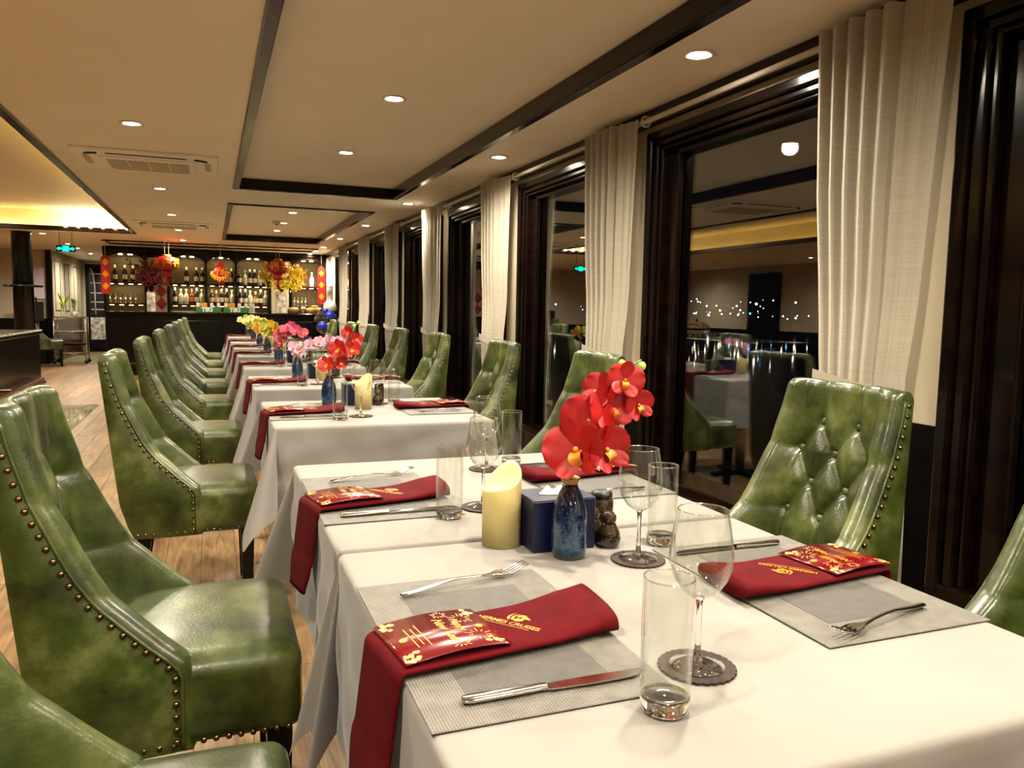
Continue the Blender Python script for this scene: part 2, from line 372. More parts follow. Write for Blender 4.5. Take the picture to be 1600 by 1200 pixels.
HOLES = [(0.19, 1.61, -1.6, 7.24, 2.28), (0.17, 1.62, 8.33, 12.95, 2.28), (-3.4, -0.88, -2.0, 12.72, 2.48), (-1.62, 1.76, 14.12, 15.2, 2.25)]
def ceiling():
    xs = sorted({XL, XW, *[h[0] for h in HOLES], *[h[1] for h in HOLES]}); ys = sorted({Y0, YE, *[h[2] for h in HOLES], *[h[3] for h in HOLES]})
    m = MB()
    for x0, x1 in zip(xs, xs[1:]):
        for y0, y1 in zip(ys, ys[1:]):
            cx, cy = (x0+x1)/2, (y0+y1)/2
            if any(h[0] < cx < h[1] and h[2] < cy < h[3] for h in HOLES): continue
            m.box(x0, x1, y0, y1, ZC, ZC+0.03)
    for (x0, x1, y0, y1, z) in HOLES:
        m.box(x0-0.02, x1+0.02, y0-0.02, y1+0.02, z, z+0.03)
        for b in ((x0-0.02, x0, y0, y1), (x1, x1+0.02, y0, y1), (x0, x1, y0-0.02, y0), (x0, x1, y1, y1+0.02)):
            m.box(*b, ZC+.002, z)
    return struct(m.build('ceiling', 'ceil'))
ceiling()
def ring_trim(name, x0, x1, y0, y1, w_, z0, z1, mat):
    m = MB()
    m.rbox(x0, x0+w_, y0, y1, z0, z1, 0.006); m.rbox(x1-w_, x1, y0, y1, z0, z1, 0.006)
    m.rbox(x0+w_, x1-w_, y0, y0+w_, z0, z1, 0.006); m.rbox(x0+w_, x1-w_, y1-w_, y1, z0, z1, 0.006)
    return struct(m.build(name, mat))
ring_trim('trim_1', 0.185, 1.615, -1.6, 7.245, 0.055, 2.186, 2.279, 'trimwood')
ring_trim('trim_2', 0.165, 1.625, 8.325, 12.955, 0.055, 2.186, 2.279, 'trimwood')
ring_trim('trim_3', -3.30, -0.985, -1.9, 12.60, 0.06, 2.185, 2.25, 'trimwood')
struct(MB().box(-1.62, 1.76, 14.10, 14.16, 2.18, 2.22).build('trim_4', 'trimwood'))
# cove: ledge, led strips and a row of bulbs at its far end
lg = MB()
for b in ((-1.0, -0.88, -2.0, 12.72), (-3.4, -3.28, -2.0, 12.72), (-3.28, -1.0, 12.58, 12.72), (-3.28, -1.0, -2.0, -1.88)): lg.box(*b, 2.2, 2.206)
cove = thing('cove_light', 'warm yellow light trough hidden behind the dark edge of the raised aisle ceiling', 'cove light', (-2.1, 12.6, 2.2))
lg.build('ledge', 'ceil', cove, (2.1, -12.6, -2.2))
for b in ((-0.915, -0.895, -1.9, 12.6), (-3.385, -3.365, -1.9, 12.6), (-3.2, -1.0, 12.685, 12.705)):
    MB().box(*b, 2.207, 2.217).build('led_strip', 'led', cove, (2.1, -12.6, -2.2))
for k in range(6):
    MB().ball((0, 0, 0), 0.02, 10, 6).build('bulb', 'bulb', cove, (2.1-1.10-0.155*k, -12.6+12.50, 0.055))
# right wall: cream bands, dark dado, windows
YL = [-0.03, 1.75, 3.53, 5.31, 7.10, 8.87, 10.65, 12.45, 14.2]
WW = 1.52
m = MB(); d = MB()
m.box(XW, XW+0.12, Y0, 16.3, 2.09, 2.21)
edges = [Y0]+[v for y in YL[1:] for v in (y-WW, y)]+[16.3]
for a, b in zip(edges[::2], edges[1::2]):
    m.box(XW, XW+0.12, a, b, 0.865, 2.09); d.box(XW-0.012, XW+0.12, a, b, 0, 0.865)
for y in YL[1:]: d.box(XW-0.004, XW+0.12, y-WW, y, 0, 0.36)
struct(m.build('wall_right', 'cream'))
struct(d.build('wall_right_dado', 'blackwood'))
struct(MB().rbox(XW-0.045, XW, Y0, 16.3, 2.15, 2.2, 0.008).rbox(XW-0.025, XW, Y0, 16.3, 2.125, 2.152, 0.006).build('trim_5', 'mahogany'))
def window(n, y0, y1):
    r = struct(link('window_%d' % n, None, None, (XW, (y0+y1)/2, 0.36))); yc = (y0+y1)/2; hw = (y1-y0)/2
    steps = ((-0.035, 0.0, 0.045), (-0.02, 0.045, 0.085), (-0.005, 0.085, 0.11), (0.03, 0.11, 0.2))
    for sgn in (-1, 1):
        b = MB()
        for (x, a, c) in steps:
            ya, yb = sorted((sgn*(hw-a), sgn*(hw-c))); b.rbox(x, 0.12, ya, yb, 0.0, 1.73, 0.008)
        b.build('window_jamb', 'mahogany', r)
    b = MB()
    for (x, a, c) in ((-0.035, 0, 0.045), (-0.02, 0.045, 0.075), (-0.005, 0.075, 0.095), (0.03, 0.095, 0.125)): b.rbox(x, 0.12, -hw+0.002, hw-0.002, 1.73-c, 1.73-a, 0.008)
    b.build('window_head', 'mahogany', r)
    MB().rbox(-0.03, 0.12, -hw+0.002, hw-0.002, -0.02, 0.03, 0.006).build('window_sill', 'mahogany', r)
    MB().box(0.075, 0.083, -hw+0.19, hw-0.19, 0.02, 1.62).build('pane', 'pane', r)
    MB().box(0.062, 0.074, hw-0.2, hw-0.194, 0.03, 1.61).build('window_bead', 'chrome', r)
for k, y in enumerate(YL[1:]): window(k+1, y-WW, y)
# other walls
struct(MB().box(XL-0.1, XL, Y0, 17.6, 0.87, 2.21).box(XL, -2.98, 17.6, 17.7, 0.87, 2.21).build('wall_left', 'cream'))
struct(MB().box(XL-0.1, XL+0.012, Y0, 17.6, 0, 0.87).box(XL, -2.98, 17.585, 17.7, 0, 0.87).build('wall_left_dado', 'blackwood'))
struct(MB().box(XL-0.1, XW+0.2, Y0-0.1, Y0, 0, 2.21).build('wall_front_added', 'cream'))  # unseen wall added behind the camera, closes the room for reflected light
struct(MB().box(-3.0, -2.9, 17.6, YE, 0.85, 2.24).build('wall_corridor', 'cream'))
struct(MB().box(-3.0, -2.888, 17.6, YE, 0, 0.85).build('wall_corridor_dado', 'barredwood'))
struct(MB().box(-3.0, -2.84, YE, YE+0.1, 0, 2.24).box(-2.22, 2.2, YE, YE+0.1, 0, 2.24).box(-2.84, -2.22, YE, YE+0.1, 2.12, 2.24).build('wall_back', 'cream'))
struct(MB().box(-2.99, -2.89, 17.52, 17.62, 0, 2.2).build('trim_6', 'blackwood'))
for (y0, y1, z0, z1) in ((17.9, 18.5, 1.02, 2.02), (19.0, 19.55, 1.0, 2.0), (20.2, 20.75, 0.98, 2.0)):
    m = MB(); e = 0.014
    m.box(-2.9, -2.892, y0, y0+e, z0, z1); m.box(-2.9, -2.892, y1-e, y1, z0, z1); m.box(-2.9, -2.892, y0+e, y1-e, z0, z0+e); m.box(-2.9, -2.892, y0+e, y1-e, z1-e, z1)
    struct(m.build('trim_7', 'blackwood'))
dr = struct(link('door_1', None, None, (-2.53, YE, 0)))
MB().box(-0.31, -0.24, 0.0, 0.08, 0, 2.12).box(0.24, 0.31, 0.0, 0.08, 0, 2.12).box(-0.24, 0.24, 0, 0.08, 2.05, 2.12).box(-0.24, 0.24, 0, 0.08, 0, 0.12).build('door_frame', 'blackwood', dr)
MB().box(-0.24, 0.24, 0.03, 0.04, 0.12, 2.05).build('door_pane', noisy('dark_door_glass', (8, 12, 30), (14, 18, 40), 3, rough=0.08), dr)
for zz in (1.02, 1.2, 1.42, 1.66, 1.88): MB().box(-0.2, 0.24, 0.01, 0.025, zz, zz+0.022).build('glazing_bar', 'white', dr)
MB().tube([(-0.2, 0.0, 2.02), (-0.14, 0.0, 1.9), (-0.11, 0, 1.6), (-0.1, 0, 0.9)], 0.018, 8).build('door_handle', 'white', dr)
MB().box(-0.22, 0.2, 0.0, 0.028, 0.3, 0.84).build('notice_panel', 'marble', dr)
# left wall door and picture, seen mirrored in the panes
dl = struct(link('door_2', None, None, (XL, 13.4, 0)))
MB().rbox(0, 0.05, -0.5, 0.5, 0, 2.05, 0.01).build('door_leaf', 'blackwood', dl)
MB().tube([(0.06, 0.4, 0.95), (0.09, 0.4, 0.97), (0.09, 0.4, 1.15), (0.06, 0.4, 1.17)], 0.01).build('door_handle', 'brass', dl)
pt = thing('framed_picture', 'framed grey ink landscape hanging on the far cream wall, mirrored in the panes', 'picture', (XL+0.02, 21.0-3.7, 1.5))
MB().rbox(-0.015, 0.02, -0.45, 0.45, -0.33, 0.33, 0.008).build('frame', 'black', pt)
MB().box(0.02, 0.024, -0.41, 0.41, -0.29, 0.29).build('print', 'marble', pt)

# ------------------------------------------------------------ downlights
def make_lamp():
    r = link('downlight', None)
    MB().lathe([(0.045, 0.0), (0.062, -0.001), (0.064, -0.006), (0.05, -0.008), (0.045, -0.004)], 28).build('trim_ring', 'lampwhite', r)
    MB().lathe([(0.0, -0.0065), (0.03, -0.006), (0.046, -0.003)], 24).build('lens', 'lampglow', r)
    return r
lamp = Proto(make_lamp)
ld = bpy.data.lights.new('downlight_beam', 'SPOT'); ld.energy = LAMP_W; ld.color = LAMP_COL; ld.spot_size = math.radians(165); ld.spot_blend = 0.9; ld.shadow_soft_size = 0.045
def downlight(x, y, z, label, group, scale=1.0):
    o = lamp.put((x, y, z), 0, label, 'ceiling light', group)
    l = bpy.data.objects.new('beam', ld); C.objects.link(l); l.parent = o; l.location = (0, 0, -0.03)
    return o
ordn = ['first', 'second', 'third', 'fourth', 'fifth', 'sixth', 'seventh', 'eighth', 'ninth', 'tenth', 'eleventh', 'twelfth', 'thirteenth', 'fourteenth', 'fifteenth', 'sixteenth']
for i, y in enumerate((-1.9, 0.4, 2.68, 4.95, 7.5, 9.74, 11.8, 13.65, 14.67, 15.5)):
    downlight(1.78, y, ZC, 'round downlight in the strip above the windows, %s counted from the bar end' % ordn[9-i], 'downlights above the windows')
for i, y in enumerate((-0.4, 1.15, 2.63, 4.12, 5.67)):
    downlight(0.9, y, 2.28, 'round downlight in the larger sunken ceiling panel, %s from its bar end' % ordn[4-i], 'downlights in the large ceiling panel')
for i, y in enumerate((9.54, 10.77, 11.91)):
    downlight(0.9, y, 2.28, 'round downlight in the smaller sunken ceiling panel, %s from the bar' % ordn[2-i], 'downlights in the small ceiling panel')
for i, y in enumerate((-1.8, 0.5, 2.7, 4.95, 7.59, 9.72, 11.66, 13.47)):
    downlight(-0.4, y, ZC, 'round downlight in the aisle ceiling near the air conditioners, %s from the bar' % ordn[7-i], 'downlights along the aisle')
for i, y in enumerate((13.35, 15.5, 16.6, 18.3, 20.3)):
    downlight(-2.3, y, ZC, 'round downlight leading to the corridor door, %s from the column' % ordn[i], 'corridor downlights')
downlight(-2.68, 12.1, 2.48, 'round downlight in the raised yellow ceiling just before the black column', 'cove downlights')
for i, (x, y) in enumerate(((-4.0, 1), (-4.0, 5), (-4.0, 9), (-4.0, 13), (-5.4, 3), (-5.4, 7), (-5.4, 11), (-5.4, 15))):
    downlight(x, y, ZC, 'round downlight beyond the raised ceiling over the far side, %s of that side' % ordn[i], 'far side downlights')

# ------------------------------------------------------------ ceiling fittings
def make_ac():
    r = link('air_conditioner', None)
    L, W = 0.45, 0.4
    fr = MB().rbox(-L, L, -W, W, -0.018, 0.0, 0.008).rbox(-0.3, 0.3, -0.2, 0.26, -0.03, -0.016, 0.01)
    fr.build('frame_panel', 'acwhite', r)
    for k in range(4): MB().box(-0.26+0.132*k, -0.26+0.132*k+0.122, -0.13, 0.22, -0.034, -0.029).build('grille_panel', 'greyslot', r)
    MB().rbox(-0.25, 0.25, -0.305, -0.275, -0.022, -0.015, 0.003).build('air_slot', 'black', r)
    MB().rbox(-0.25, 0.25, 0.305, 0.335, -0.022, -0.015, 0.003).build('air_slot', 'black', r)
    for s in (-1, 1):
        MB().tube([(s*0.30, -0.3, -0.018), (s*0.345, -0.285, -0.018), (s*0.375, -0.25, -0.018)], 0.012, 6).build('corner_slot', 'black', r)
        MB().rbox(s*0.385-0.02, s*0.385+0.02, -0.16, 0.14, -0.023, -0.014, 0.006).build('side_vane', 'greyslot', r)
    return r
ac = Proto(make_ac)
ac.put((-0.39, 6.19, ZC), 0, 'white cassette air conditioner in the aisle ceiling, the nearer larger-looking one', 'air conditioner', 'ceiling air conditioners')
ac.put((-0.42, 10.95, ZC), 0, 'white cassette air conditioner in the aisle ceiling, the one closer to the bar', 'air conditioner', 'ceiling air conditioners')
sp = MB().lathe([(0.0, -0.012), (0.075, -0.012), (0.09, -0.006), (0.092, 0.0)], 28).build('ceiling_speaker', 'ceil', None, (1.80, 6.36, ZC))
tag(sp, 'flat round cream speaker in the ceiling strip above the windows', 'speaker')
sd = thing('smoke_detector', 'small round smoke detector in the smaller sunken ceiling panel', 'smoke detector', (0.80, 10.64, 2.28))
MB().lathe([(0.055, 0.0), (0.055, -0.02), (0.035, -0.035), (0.0, -0.037)], 18).build('body', 'white', sd)
MB().lathe([(0.02, -0.035), (0.02, -0.05), (0.0, -0.052)], 12).build('sensor', 'greyslot', sd)

# ------------------------------------------------------------ curtains on a long rod
def make_curtain():
    r = link('curtain', None)
    rc = random.Random(5)
    def edges_at(z):
        near = interp([(0.0, 0.03), (0.9, 0.05), (1.0, 0.055), (1.35, 0.03), (2.2, -0.03)], z)
        far = interp([(0.0, 0.35), (0.8, 0.36), (1.0, 0.355), (1.25, 0.40), (1.6, 0.44), (2.2, 0.475)], z)
        return near, far
    def fn(u, v):
        z = 0.02+v*2.13
        a, b = edges_at(z); 
        uu = u+0.006*math.sin(u*9+z*1.1)
        gath = 1.0-0.45*sstep(0.7, 0.0, abs(z-0.98))
        ph = u*2*PI*8.0+0.10*math.sin(z*1.3)+1.1*math.sin(u*5)
        amp = (0.018 if u > 0.26 else 0.007)*(1.0 if z < 2.02 else 1.15)
        x = -amp*(math.sin(ph)*0.75+0.25*math.sin(2*ph+0.6))*gath
        x -= 0.02*sstep(0.35, 0.0, abs(z-0.95))
        if z > 1.1: x -= 0.012*math.sin((z-1.1)*1.6)*(1-u)
        return (x+interp([(0, .022), (.22, .0), (.4, -.035), (1, -.05)], u), a+(b-a)*uu, z)
    MB().grid(150, 44, fn).build('fabric', 'curtain', r)
    def tb(u, v):
        z = 0.92+0.05*v+0.05*u; a, b = edges_at(1.0); t = u
        return (-0.03+interp([(0, .02), (.22, .0), (.4, -.04), (1, -.055)], t), a-0.004+(b-a+0.008)*t, z)
    MB().grid(20, 4, tb).build('tieback', 'curtain', r)
    ring = [(0.0, 0.0, 0.0)]
    for yy in (-0.05, 0.48):
        m = MB(); n = 20; pts = [(0.0, yy, 0.0)]
        def rg(u, v):
            A, B = 2*PI*u, 2*PI*v
            R_, q = 0.024, 0.006
            return (.035+(R_+q*math.cos(B))*math.cos(A), yy+q*math.sin(B), 2.136+(R_+q*math.cos(B))*math.sin(A))
        m.grid(24, 9, rg, closeu=True); m.build('eyelet_ring', 'white', r)
    return r
curt = Proto(make_curtain)
where = ['frontmost bare window', 'front window', 'second window', 'third window', 'fourth window', 'fifth window', 'sixth window', 'seventh window', 'eighth window']
for k, y in enumerate(YL):
    if k in (0, 8): continue
    lab = 'cream linen curtain gathered and hanging on the wall strip, %s along from the front' % ordn[k-1]
    curt.put((1.985, y, 0), 0, lab, 'curtain', 'linen curtains between the windows')
rod = thing('curtain_rod', 'long cream curtain rod running under the dark cornice over the windows', 'curtain rod', (2.02, 7.5, 2.136))
MB().tube([(0, -9.8, 0), (0, 6.3, 0)], 0.0125, 12).build('pole', 'white', rod)
for y in YL[1:-1]: MB().rbox(0, 0.068, y+0.2-7.5-0.01, y+0.2-7.5+0.01, -0.01, 0.006, 0.004).build('bracket', 'white', rod)

# ------------------------------------------------------------ chairs
FT = [(.32, 0), (.475, 0), (.497, -.012), (.54, -.060), (.585, -.105), (.63, -.148), (.68, -.182), (.73, -.207), (.83, -.252), (.93, -.283), (1.02, -.304)]
BT = [(.30, -.15), (.40, -.172), (.50, -.205), (.6, -.235), (.7, -.262), (.8, -.285), (.9, -.303), (1.02, -.316)]
RT = [(.32, -.235), (.335, -.243), (.36, -.254), (.45, -.282), (.7, -.312), (1.02, -.350)]
def Wz(z): return interp([(.3, .243), (.5, .245), (1.02, .207)], z)
ZT = 0.985
BTN = [(-.065, .895), (.065, .895), (-.132, .81), (0, .81), (.132, .81), (-.066, .72), (.066, .72), (-.132, .63), (0, .63), (.132, .63)]
LN = []
for (a, za) in BTN:
    for (b, zb) in BTN:
        if za > zb and za-zb < 0.1 and abs(a-b) < 0.09: LN.append((a, za, b, zb))
for (a, za) in BTN[:2]: LN.append((a, za, a*1.05, 1.1))
for s_ in (-1, 1):
    LN.append((s_*.132, .81, s_*.3, .835)); LN.append((s_*.132, .63, s_*.3, .655))
for a in (-.132, 0, .132): LN.append((a, .63, a, .3))
def segd(y, z, a, za, b, zb):
    dx, dz = b-a, zb-za; t = max(0, min(1, ((y-a)*dx+(z-za)*dz)/(dx*dx+dz*dz)))
    return math.hypot(y-a-t*dx, z-za-t*dz)
def tuft(y, z):
    dl = min(segd(y, z, *L) for L in LN); db = min(math.hypot(y-a, z-b) for a, b in BTN)
    return 0.0125*(1-math.exp(-(dl/0.026)**2))-0.013*math.exp(-(db/0.015)**2)-0.006*math.exp(-(dl/0.0045)**2)
def make_chair_meshes():
    R_ = {}
    # padded inner back with rolled wings and top
    sv = []
    for k in range(91):
        u = -1+2*k/90; sv.append(math.copysign(1-(1-abs(u))**1.35, u) if u else 0.0)
    nz = 96; NA = 12
    def front(s, z):
        w_ = Wz(z); y = s*w_; d_ = w_-abs(y)
        S = sstep(interp([(.4, .118), (1.0, .085)], z), interp([(.4, .05), (1.0, .035)], z), d_)
        bx = interp(BT, z); fx = interp(FT, z)
        x = bx+(fx-bx)*S
        edge = 1 if z > 0.5 else 0.4
        x += tuft(y, z)*(1-S*0.75)*sstep(.36, .5, z)
        x += 0.012*math.sin(PI*max(0, min(1, d_/.075)))*edge*(1 if d_ < .075 else 0)
        rr = .018
        if d_ < rr: x -= rr-math.sqrt(max(0, rr*rr-(rr-d_)**2))
        return x, y
    def pad(u, v):
        k = int(round(u*90)); s = sv[k]; j = int(round(v*(nz+NA)))
        if j <= nz:
            z = .322+(ZT-.322)*j/nz; x, y = front(s, z); return (x, y, z)
        th = (j-nz)/NA*PI
        xf, y = front(s, ZT); xr = interp(RT, ZT)
        if abs(s) > .9: pass
        cx, a = (xf+xr)/2, (xf-xr)/2
        tz = tuft(y, ZT+.02)*0.35
        hh = .026*(1-0.25*abs(s)**8)
        return (cx+a*math.cos(th), y*(1-.02*math.sin(th)), ZT+(hh+tz)*math.sin(th))
    R_['backrest'] = MB().grid(91, nz+NA+1, pad).mesh('backrest', 'leather')
    # shell: both sides and the outer back
    m = MB()
    zs = [.32+(ZT-.32)*i/28 for i in range(29)]
    for s in (-1, 1):
        def side(u, v, s=s):
            z = zs[int(round(v*28))]; xf = interp(FT, z)-.017; xr = interp(RT, z); t = u
            puff = .006*math.sin(PI*t)
            return (xr+(xf-xr)*t, s*(Wz(z)+puff-(.004 if t > .97 else 0)), z)
        m.grid(12, 29, side, flip=(s > 0))
        def cap(u, v, s=s):
            th = PI/2*v; xf = front(s, ZT)[0]; xr = interp(RT, ZT); cx, a = (xf+xr)/2, (xf-xr)/2
            t = -1+2*u
            return (cx+a*t*math.cos(th), s*Wz(ZT)*(1-.02*math.sin(th)), ZT+(.0195+tuft(s*Wz(ZT), ZT+.02)*.35)*math.sin(th))
        m.grid(6, 7, cap, flip=(s > 0))
    m.grid(14, 29, lambda u, v: (interp(RT, zs[int(round(v*28))])-.006*math.sin(PI*u), (-1+2*u)*Wz(zs[int(round(v*28))]), zs[int(round(v*28))]), flip=True)
    m.add([(-.235, -.243, .32), (0, -.243, .32), (0, .243, .32), (-.235, .243, .32)], [(0, 3, 2, 1)])
    R_['shell'] = m.mesh('shell', 'leather')
    # seat cushion
    bm = bmesh.new(); bmesh.ops.create_cube(bm, size=2); bmesh.ops.subdivide_edges(bm, edges=bm.edges[:], cuts=15, use_grid_fill=True)
    hx, hy, hz, rr = .195, .240, .088, .03; cx, cz = .017, .408
    for v in bm.verts:
        p = Vector((v.co.x*hx, v.co.y*hy, v.co.z*hz)); q = Vector((max(-(hx-rr), min(hx-rr, p.x)), max(-(hy-rr), min(hy-rr, p.y)), max(-(hz-rr), min(hz-rr, p.z))))
        dlt = p-q
        if dlt.length > 1e-9 and (abs(v.co.x) > .999 or abs(v.co.y) > .999 or abs(v.co.z) > .999): p = q+dlt.normalized()*rr
        if v.co.z > .5:
            p.z += .020*(1-v.co.x**4)*(1-v.co.y**4)
        p.y *= 1+.012*math.sin(PI*(v.co.z+1)/2)
        v.co = p+Vector((cx, 0, cz))
    R_['seat'] = MB().bm(bm, 0, True).mesh('seat', 'leather')
    # welts along the wings
    for s, nm in ((-1, 'welt'), (1, 'welt')):
        pts = [(interp(FT, z)-.019, s*(Wz(z)+.0015), z) for z in [.325+.66*i/40 for i in range(41)]]
        R_[nm+str(s)] = MB().tube(pts, .0042, 6).mesh('welt', 'leather')
    # legs
    def leg(x, y, sx):
        m = MB(); t0, t1 = .026, .017
        vs = [(x+a*t1+sx, y+b*t1, 0) for a, b in ((-1, -1), (1, -1), (1, 1), (-1, 1))]+[(x+a*t0, y+b*t0, .335) for a, b in ((-1, -1), (1, -1), (1, 1), (-1, 1))]
        m.add(vs, [(0, 3, 2, 1), (4, 5, 6, 7), (0, 1, 5, 4), (1, 2, 6, 5), (2, 3, 7, 6), (3, 0, 4, 7)]); return m.mesh('leg', 'blackwood')
    for i, (x, y, sx) in enumerate(((.165, .2, .0), (.165, -.2, .0), (-.2, .2, -.05), (-.2, -.2, -.05))): R_['leg%d' % i] = leg(x, y, sx)
    R_['button'] = MB().ball((0, 0, 0), .0125, 14, 8, 0, (.6, 1, 1)).mesh('button', 'leather')
    # nailheads: a small dome
    R_['nail'] = MB().lathe([(.0068, 0), (.006, .003), (.0035, .0052), (0, .006)], 8).mesh('nailhead', 'brass')
    pos = []
    for s in (-1, 1):
        z = .972; 
        pts = []
        zz = [.972-i*.002 for i in range(320)]; last = None
        for z in zz:
            if z < .34: break
            p = Vector((interp(FT, z)-.031, 0, z))
            if last is None or (p-last).length > .0255: pts.append(p); last = p
        for p in pts: pos.append(((p.x, s*(Wz(p.z)+.0035), p.z), s))
        for i in range(8): pos.append(((-.225+.027*i, s*.2445, .334), s))
        for i in range(8): pos.append(((.018+.0235*i, s*.2425, .336), s))
    R_['pos'] = pos
    R_['btnpos'] = [(front(a/Wz(z), z)[0]+.006, a, z) for a, z in BTN]
    allm = MB()
    for (p, s) in pos:
        n = 6
        prof = [(.0068, 0), (.0045, .0045), (0, .006)]
        vs = [(p[0]+r*math.cos(2*PI*i/n), p[1]+s*h, p[2]+r*math.sin(2*PI*i/n)) for r, h in prof for i in range(n)]
        allm.add(vs, [(j*n+i, j*n+(i+1) % n, (j+1)*n+(i+1) % n, (j+1)*n+i) for j in range(2) for i in range(n)], 0, True)
    R_['nailstrip'] = allm.mesh('nailheads', 'brass')
    return R_
CH = make_chair_meshes()
def make_chair(nails):
    r = link('dining_chair', None)
    for k in ('backrest', 'shell', 'seat'): link(k, CH[k], r)
    for k in ('welt-1', 'welt1'): link('welt', CH[k], r)
    for i in range(4): link('leg', CH['leg%d' % i], r)
    for p in CH['btnpos']: link('button', CH['button'], r, p)
    if nails:
        for (p, s) in CH['pos']:
            o = link('nailhead', CH['nail'], r, p); o.rotation_euler = (-s*PI/2, 0, 0)
    else:
        o = link('nailheads', CH['nailstrip'], r); o['kind'] = 'stuff'
    return r
chA, chB = Proto(lambda: make_chair(True)), Proto(lambda: make_chair(False))
TN = ['front table', 'second table from front', 'third table from front', 'fourth table from front', 'middle table of the row',
      'fourth table from bar', 'third table from bar', 'second table from bar', 'table closest to bar']
TY = [1.0, 1.845, 3.41, 4.81, 6.27, 7.68, 8.95, 10.33, 11.98]
TX = 0.643
CXL = -0.047; CXR = 1.335
for i, y in enumerate(TY):
    (chA if i < 4 else chB).put((CXL-(0.06 if i == 0 else 0), y+(0.05 if i == 0 else 0), 0), 0, 'green leather chair with brass nailheads, aisle side, %s' % TN[i], 'chair', 'green leather chairs along the aisle side')
RDY = [-.10, -.14, -.2, -.36, -.38, -.46, -.36, -.36, -.45]
for i, y in enumerate(TY):
    (chA if i < 2 else chB).put((CXR, y+RDY[i], 0), PI, 'green leather chair with buttoned back, window side, %s' % TN[i], 'chair', 'green leather chairs along the window side')

# ------------------------------------------------------------ tables and cloths
HX, HY, ZTOP, DROP = .436, .42, .75, .335
def make_table():
    r = link('dining_table', None)
    MB().rbox(-HX+.012, HX-.012, -HY+.012, HY-.012, .715, .7455, .006).build('tabletop', 'blackwood', r)
    MB().lathe([(.04, .03), (.04, .715)], 16).build('post', 'chrome', r)
    MB().rbox(-.24, .24, -.03, .03, .0, .03, .01).rbox(-.03, .03, -.24, .24, .0, .03, .01).build('foot', 'blackwood', r)
    return r
def make_cloth(flat_far=False, flat_near=False):
    Rr = .012; hx, hy = HX-Rr, HY-Rr; ry = random.Random(11)
    def ax(h):
        a = [-h*.999+2*h*.999*i/22 for i in range(23)]
        o = [0, .004, .009, .014, .02]+[.02+(DROP-.02)*i/16 for i in range(1, 17)]
        return [-h-v for v in o[::-1]]+a[1:-1]+[h+v for v in o]
    xs, ys = ax(hx), ax(hy)
    def hang(rv, k):
        L = Rr*PI/2
        if rv < L: return Rr*math.sin(rv/Rr), Rr*(1-math.cos(rv/Rr))
        q = rv-L; return Rr+k*q, Rr+q*math.sqrt(max(0, 1-k*k))
    vs = []
    for v in ys:
        for u in xs:
            a, b = max(0, abs(u)-hx), max(0, abs(v)-hy); su, sv_ = (1 if u > 0 else -1), (1 if v > 0 else -1)
            fl = (v > 0 and flat_far) or (v < 0 and flat_near)
            if a == 0 and b == 0:
                vs.append((u, v, ZTOP+.0006*math.sin(u*9+v*4)*math.sin(v*11))); continue
            if b == 0:
                k = .012+.02*math.sin(v*7.3+su)+.018*math.sin(v*17+1.3*su)
                e, h = hang(a, max(0, k)); e += min(1, h/.1)*.0028*(math.sin(v*23+h*31)+math.sin(v*41-h*22+1)); vs.append((su*(hx+e), v, ZTOP-h)); continue
            if a == 0:
                k = 0 if fl else max(0, .02+.03*math.sin(u*6.1+2*sv_)+.02*math.sin(u*15))
                e, h = hang(b, k); e += 0 if fl else min(1, h/.08)*.0045*(.4*math.sin(u*19+h*27)+.45*math.sin(u*37-h*24+1)+.3*math.sin(u*11+h*50)); vs.append((u, sv_*(hy+e*(1 if not fl else .6)), ZTOP-h)); continue
            rr = math.hypot(a, b); ph = math.atan2(b, a); s2 = math.sin(2*ph)
            k = (.04+.30*s2) if fl else .03+(.40 if su < 0 else .13)*s2**1.6+.05*math.sin(6*ph)*s2
            rl = rr if rr < .46 else .46+(rr-.46)*.5
            e, h = hang(rl, max(0, min(.6, k)))
            dx, dy = math.cos(ph), math.sin(ph)
            pw_ = dx**1.3, dy**1.3
            if fl: vs.append((su*(hx+e*(.06+.5*s2)), sv_*(hy+Rr*.5-e*.75*s2*math.cos(ph)), ZTOP-h))
            else: vs.append((su*(hx+e*dx), sv_*(hy+e*dy), ZTOP-h))
    n = len(xs); fs = [(j*n+i, j*n+i+1, (j+1)*n+i+1, (j+1)*n+i) for j in range(len(ys)-1) for i in range(n-1)]
    m = MB(); m.add(vs, fs, 0, True); return m.mesh('tablecloth', 'cloth')
cl = make_cloth(); cl_a = make_cloth(flat_far=True); cl_b = make_cloth(flat_near=True)
tab = Proto(make_table)
for i, y in enumerate(TY):
    tab.put((TX, y, 0), 0, 'small square pedestal table under its white cloth, %s' % TN[i], 'table', 'dining tables in the row')
    o = link('tablecloth', cl_a if i == 0 else cl_b if i == 1 else cl, None, (TX, y, 0))
    tag(o, 'white cloth draped with hanging corners over %s' % TN[i], 'tablecloth', 'white tablecloths')

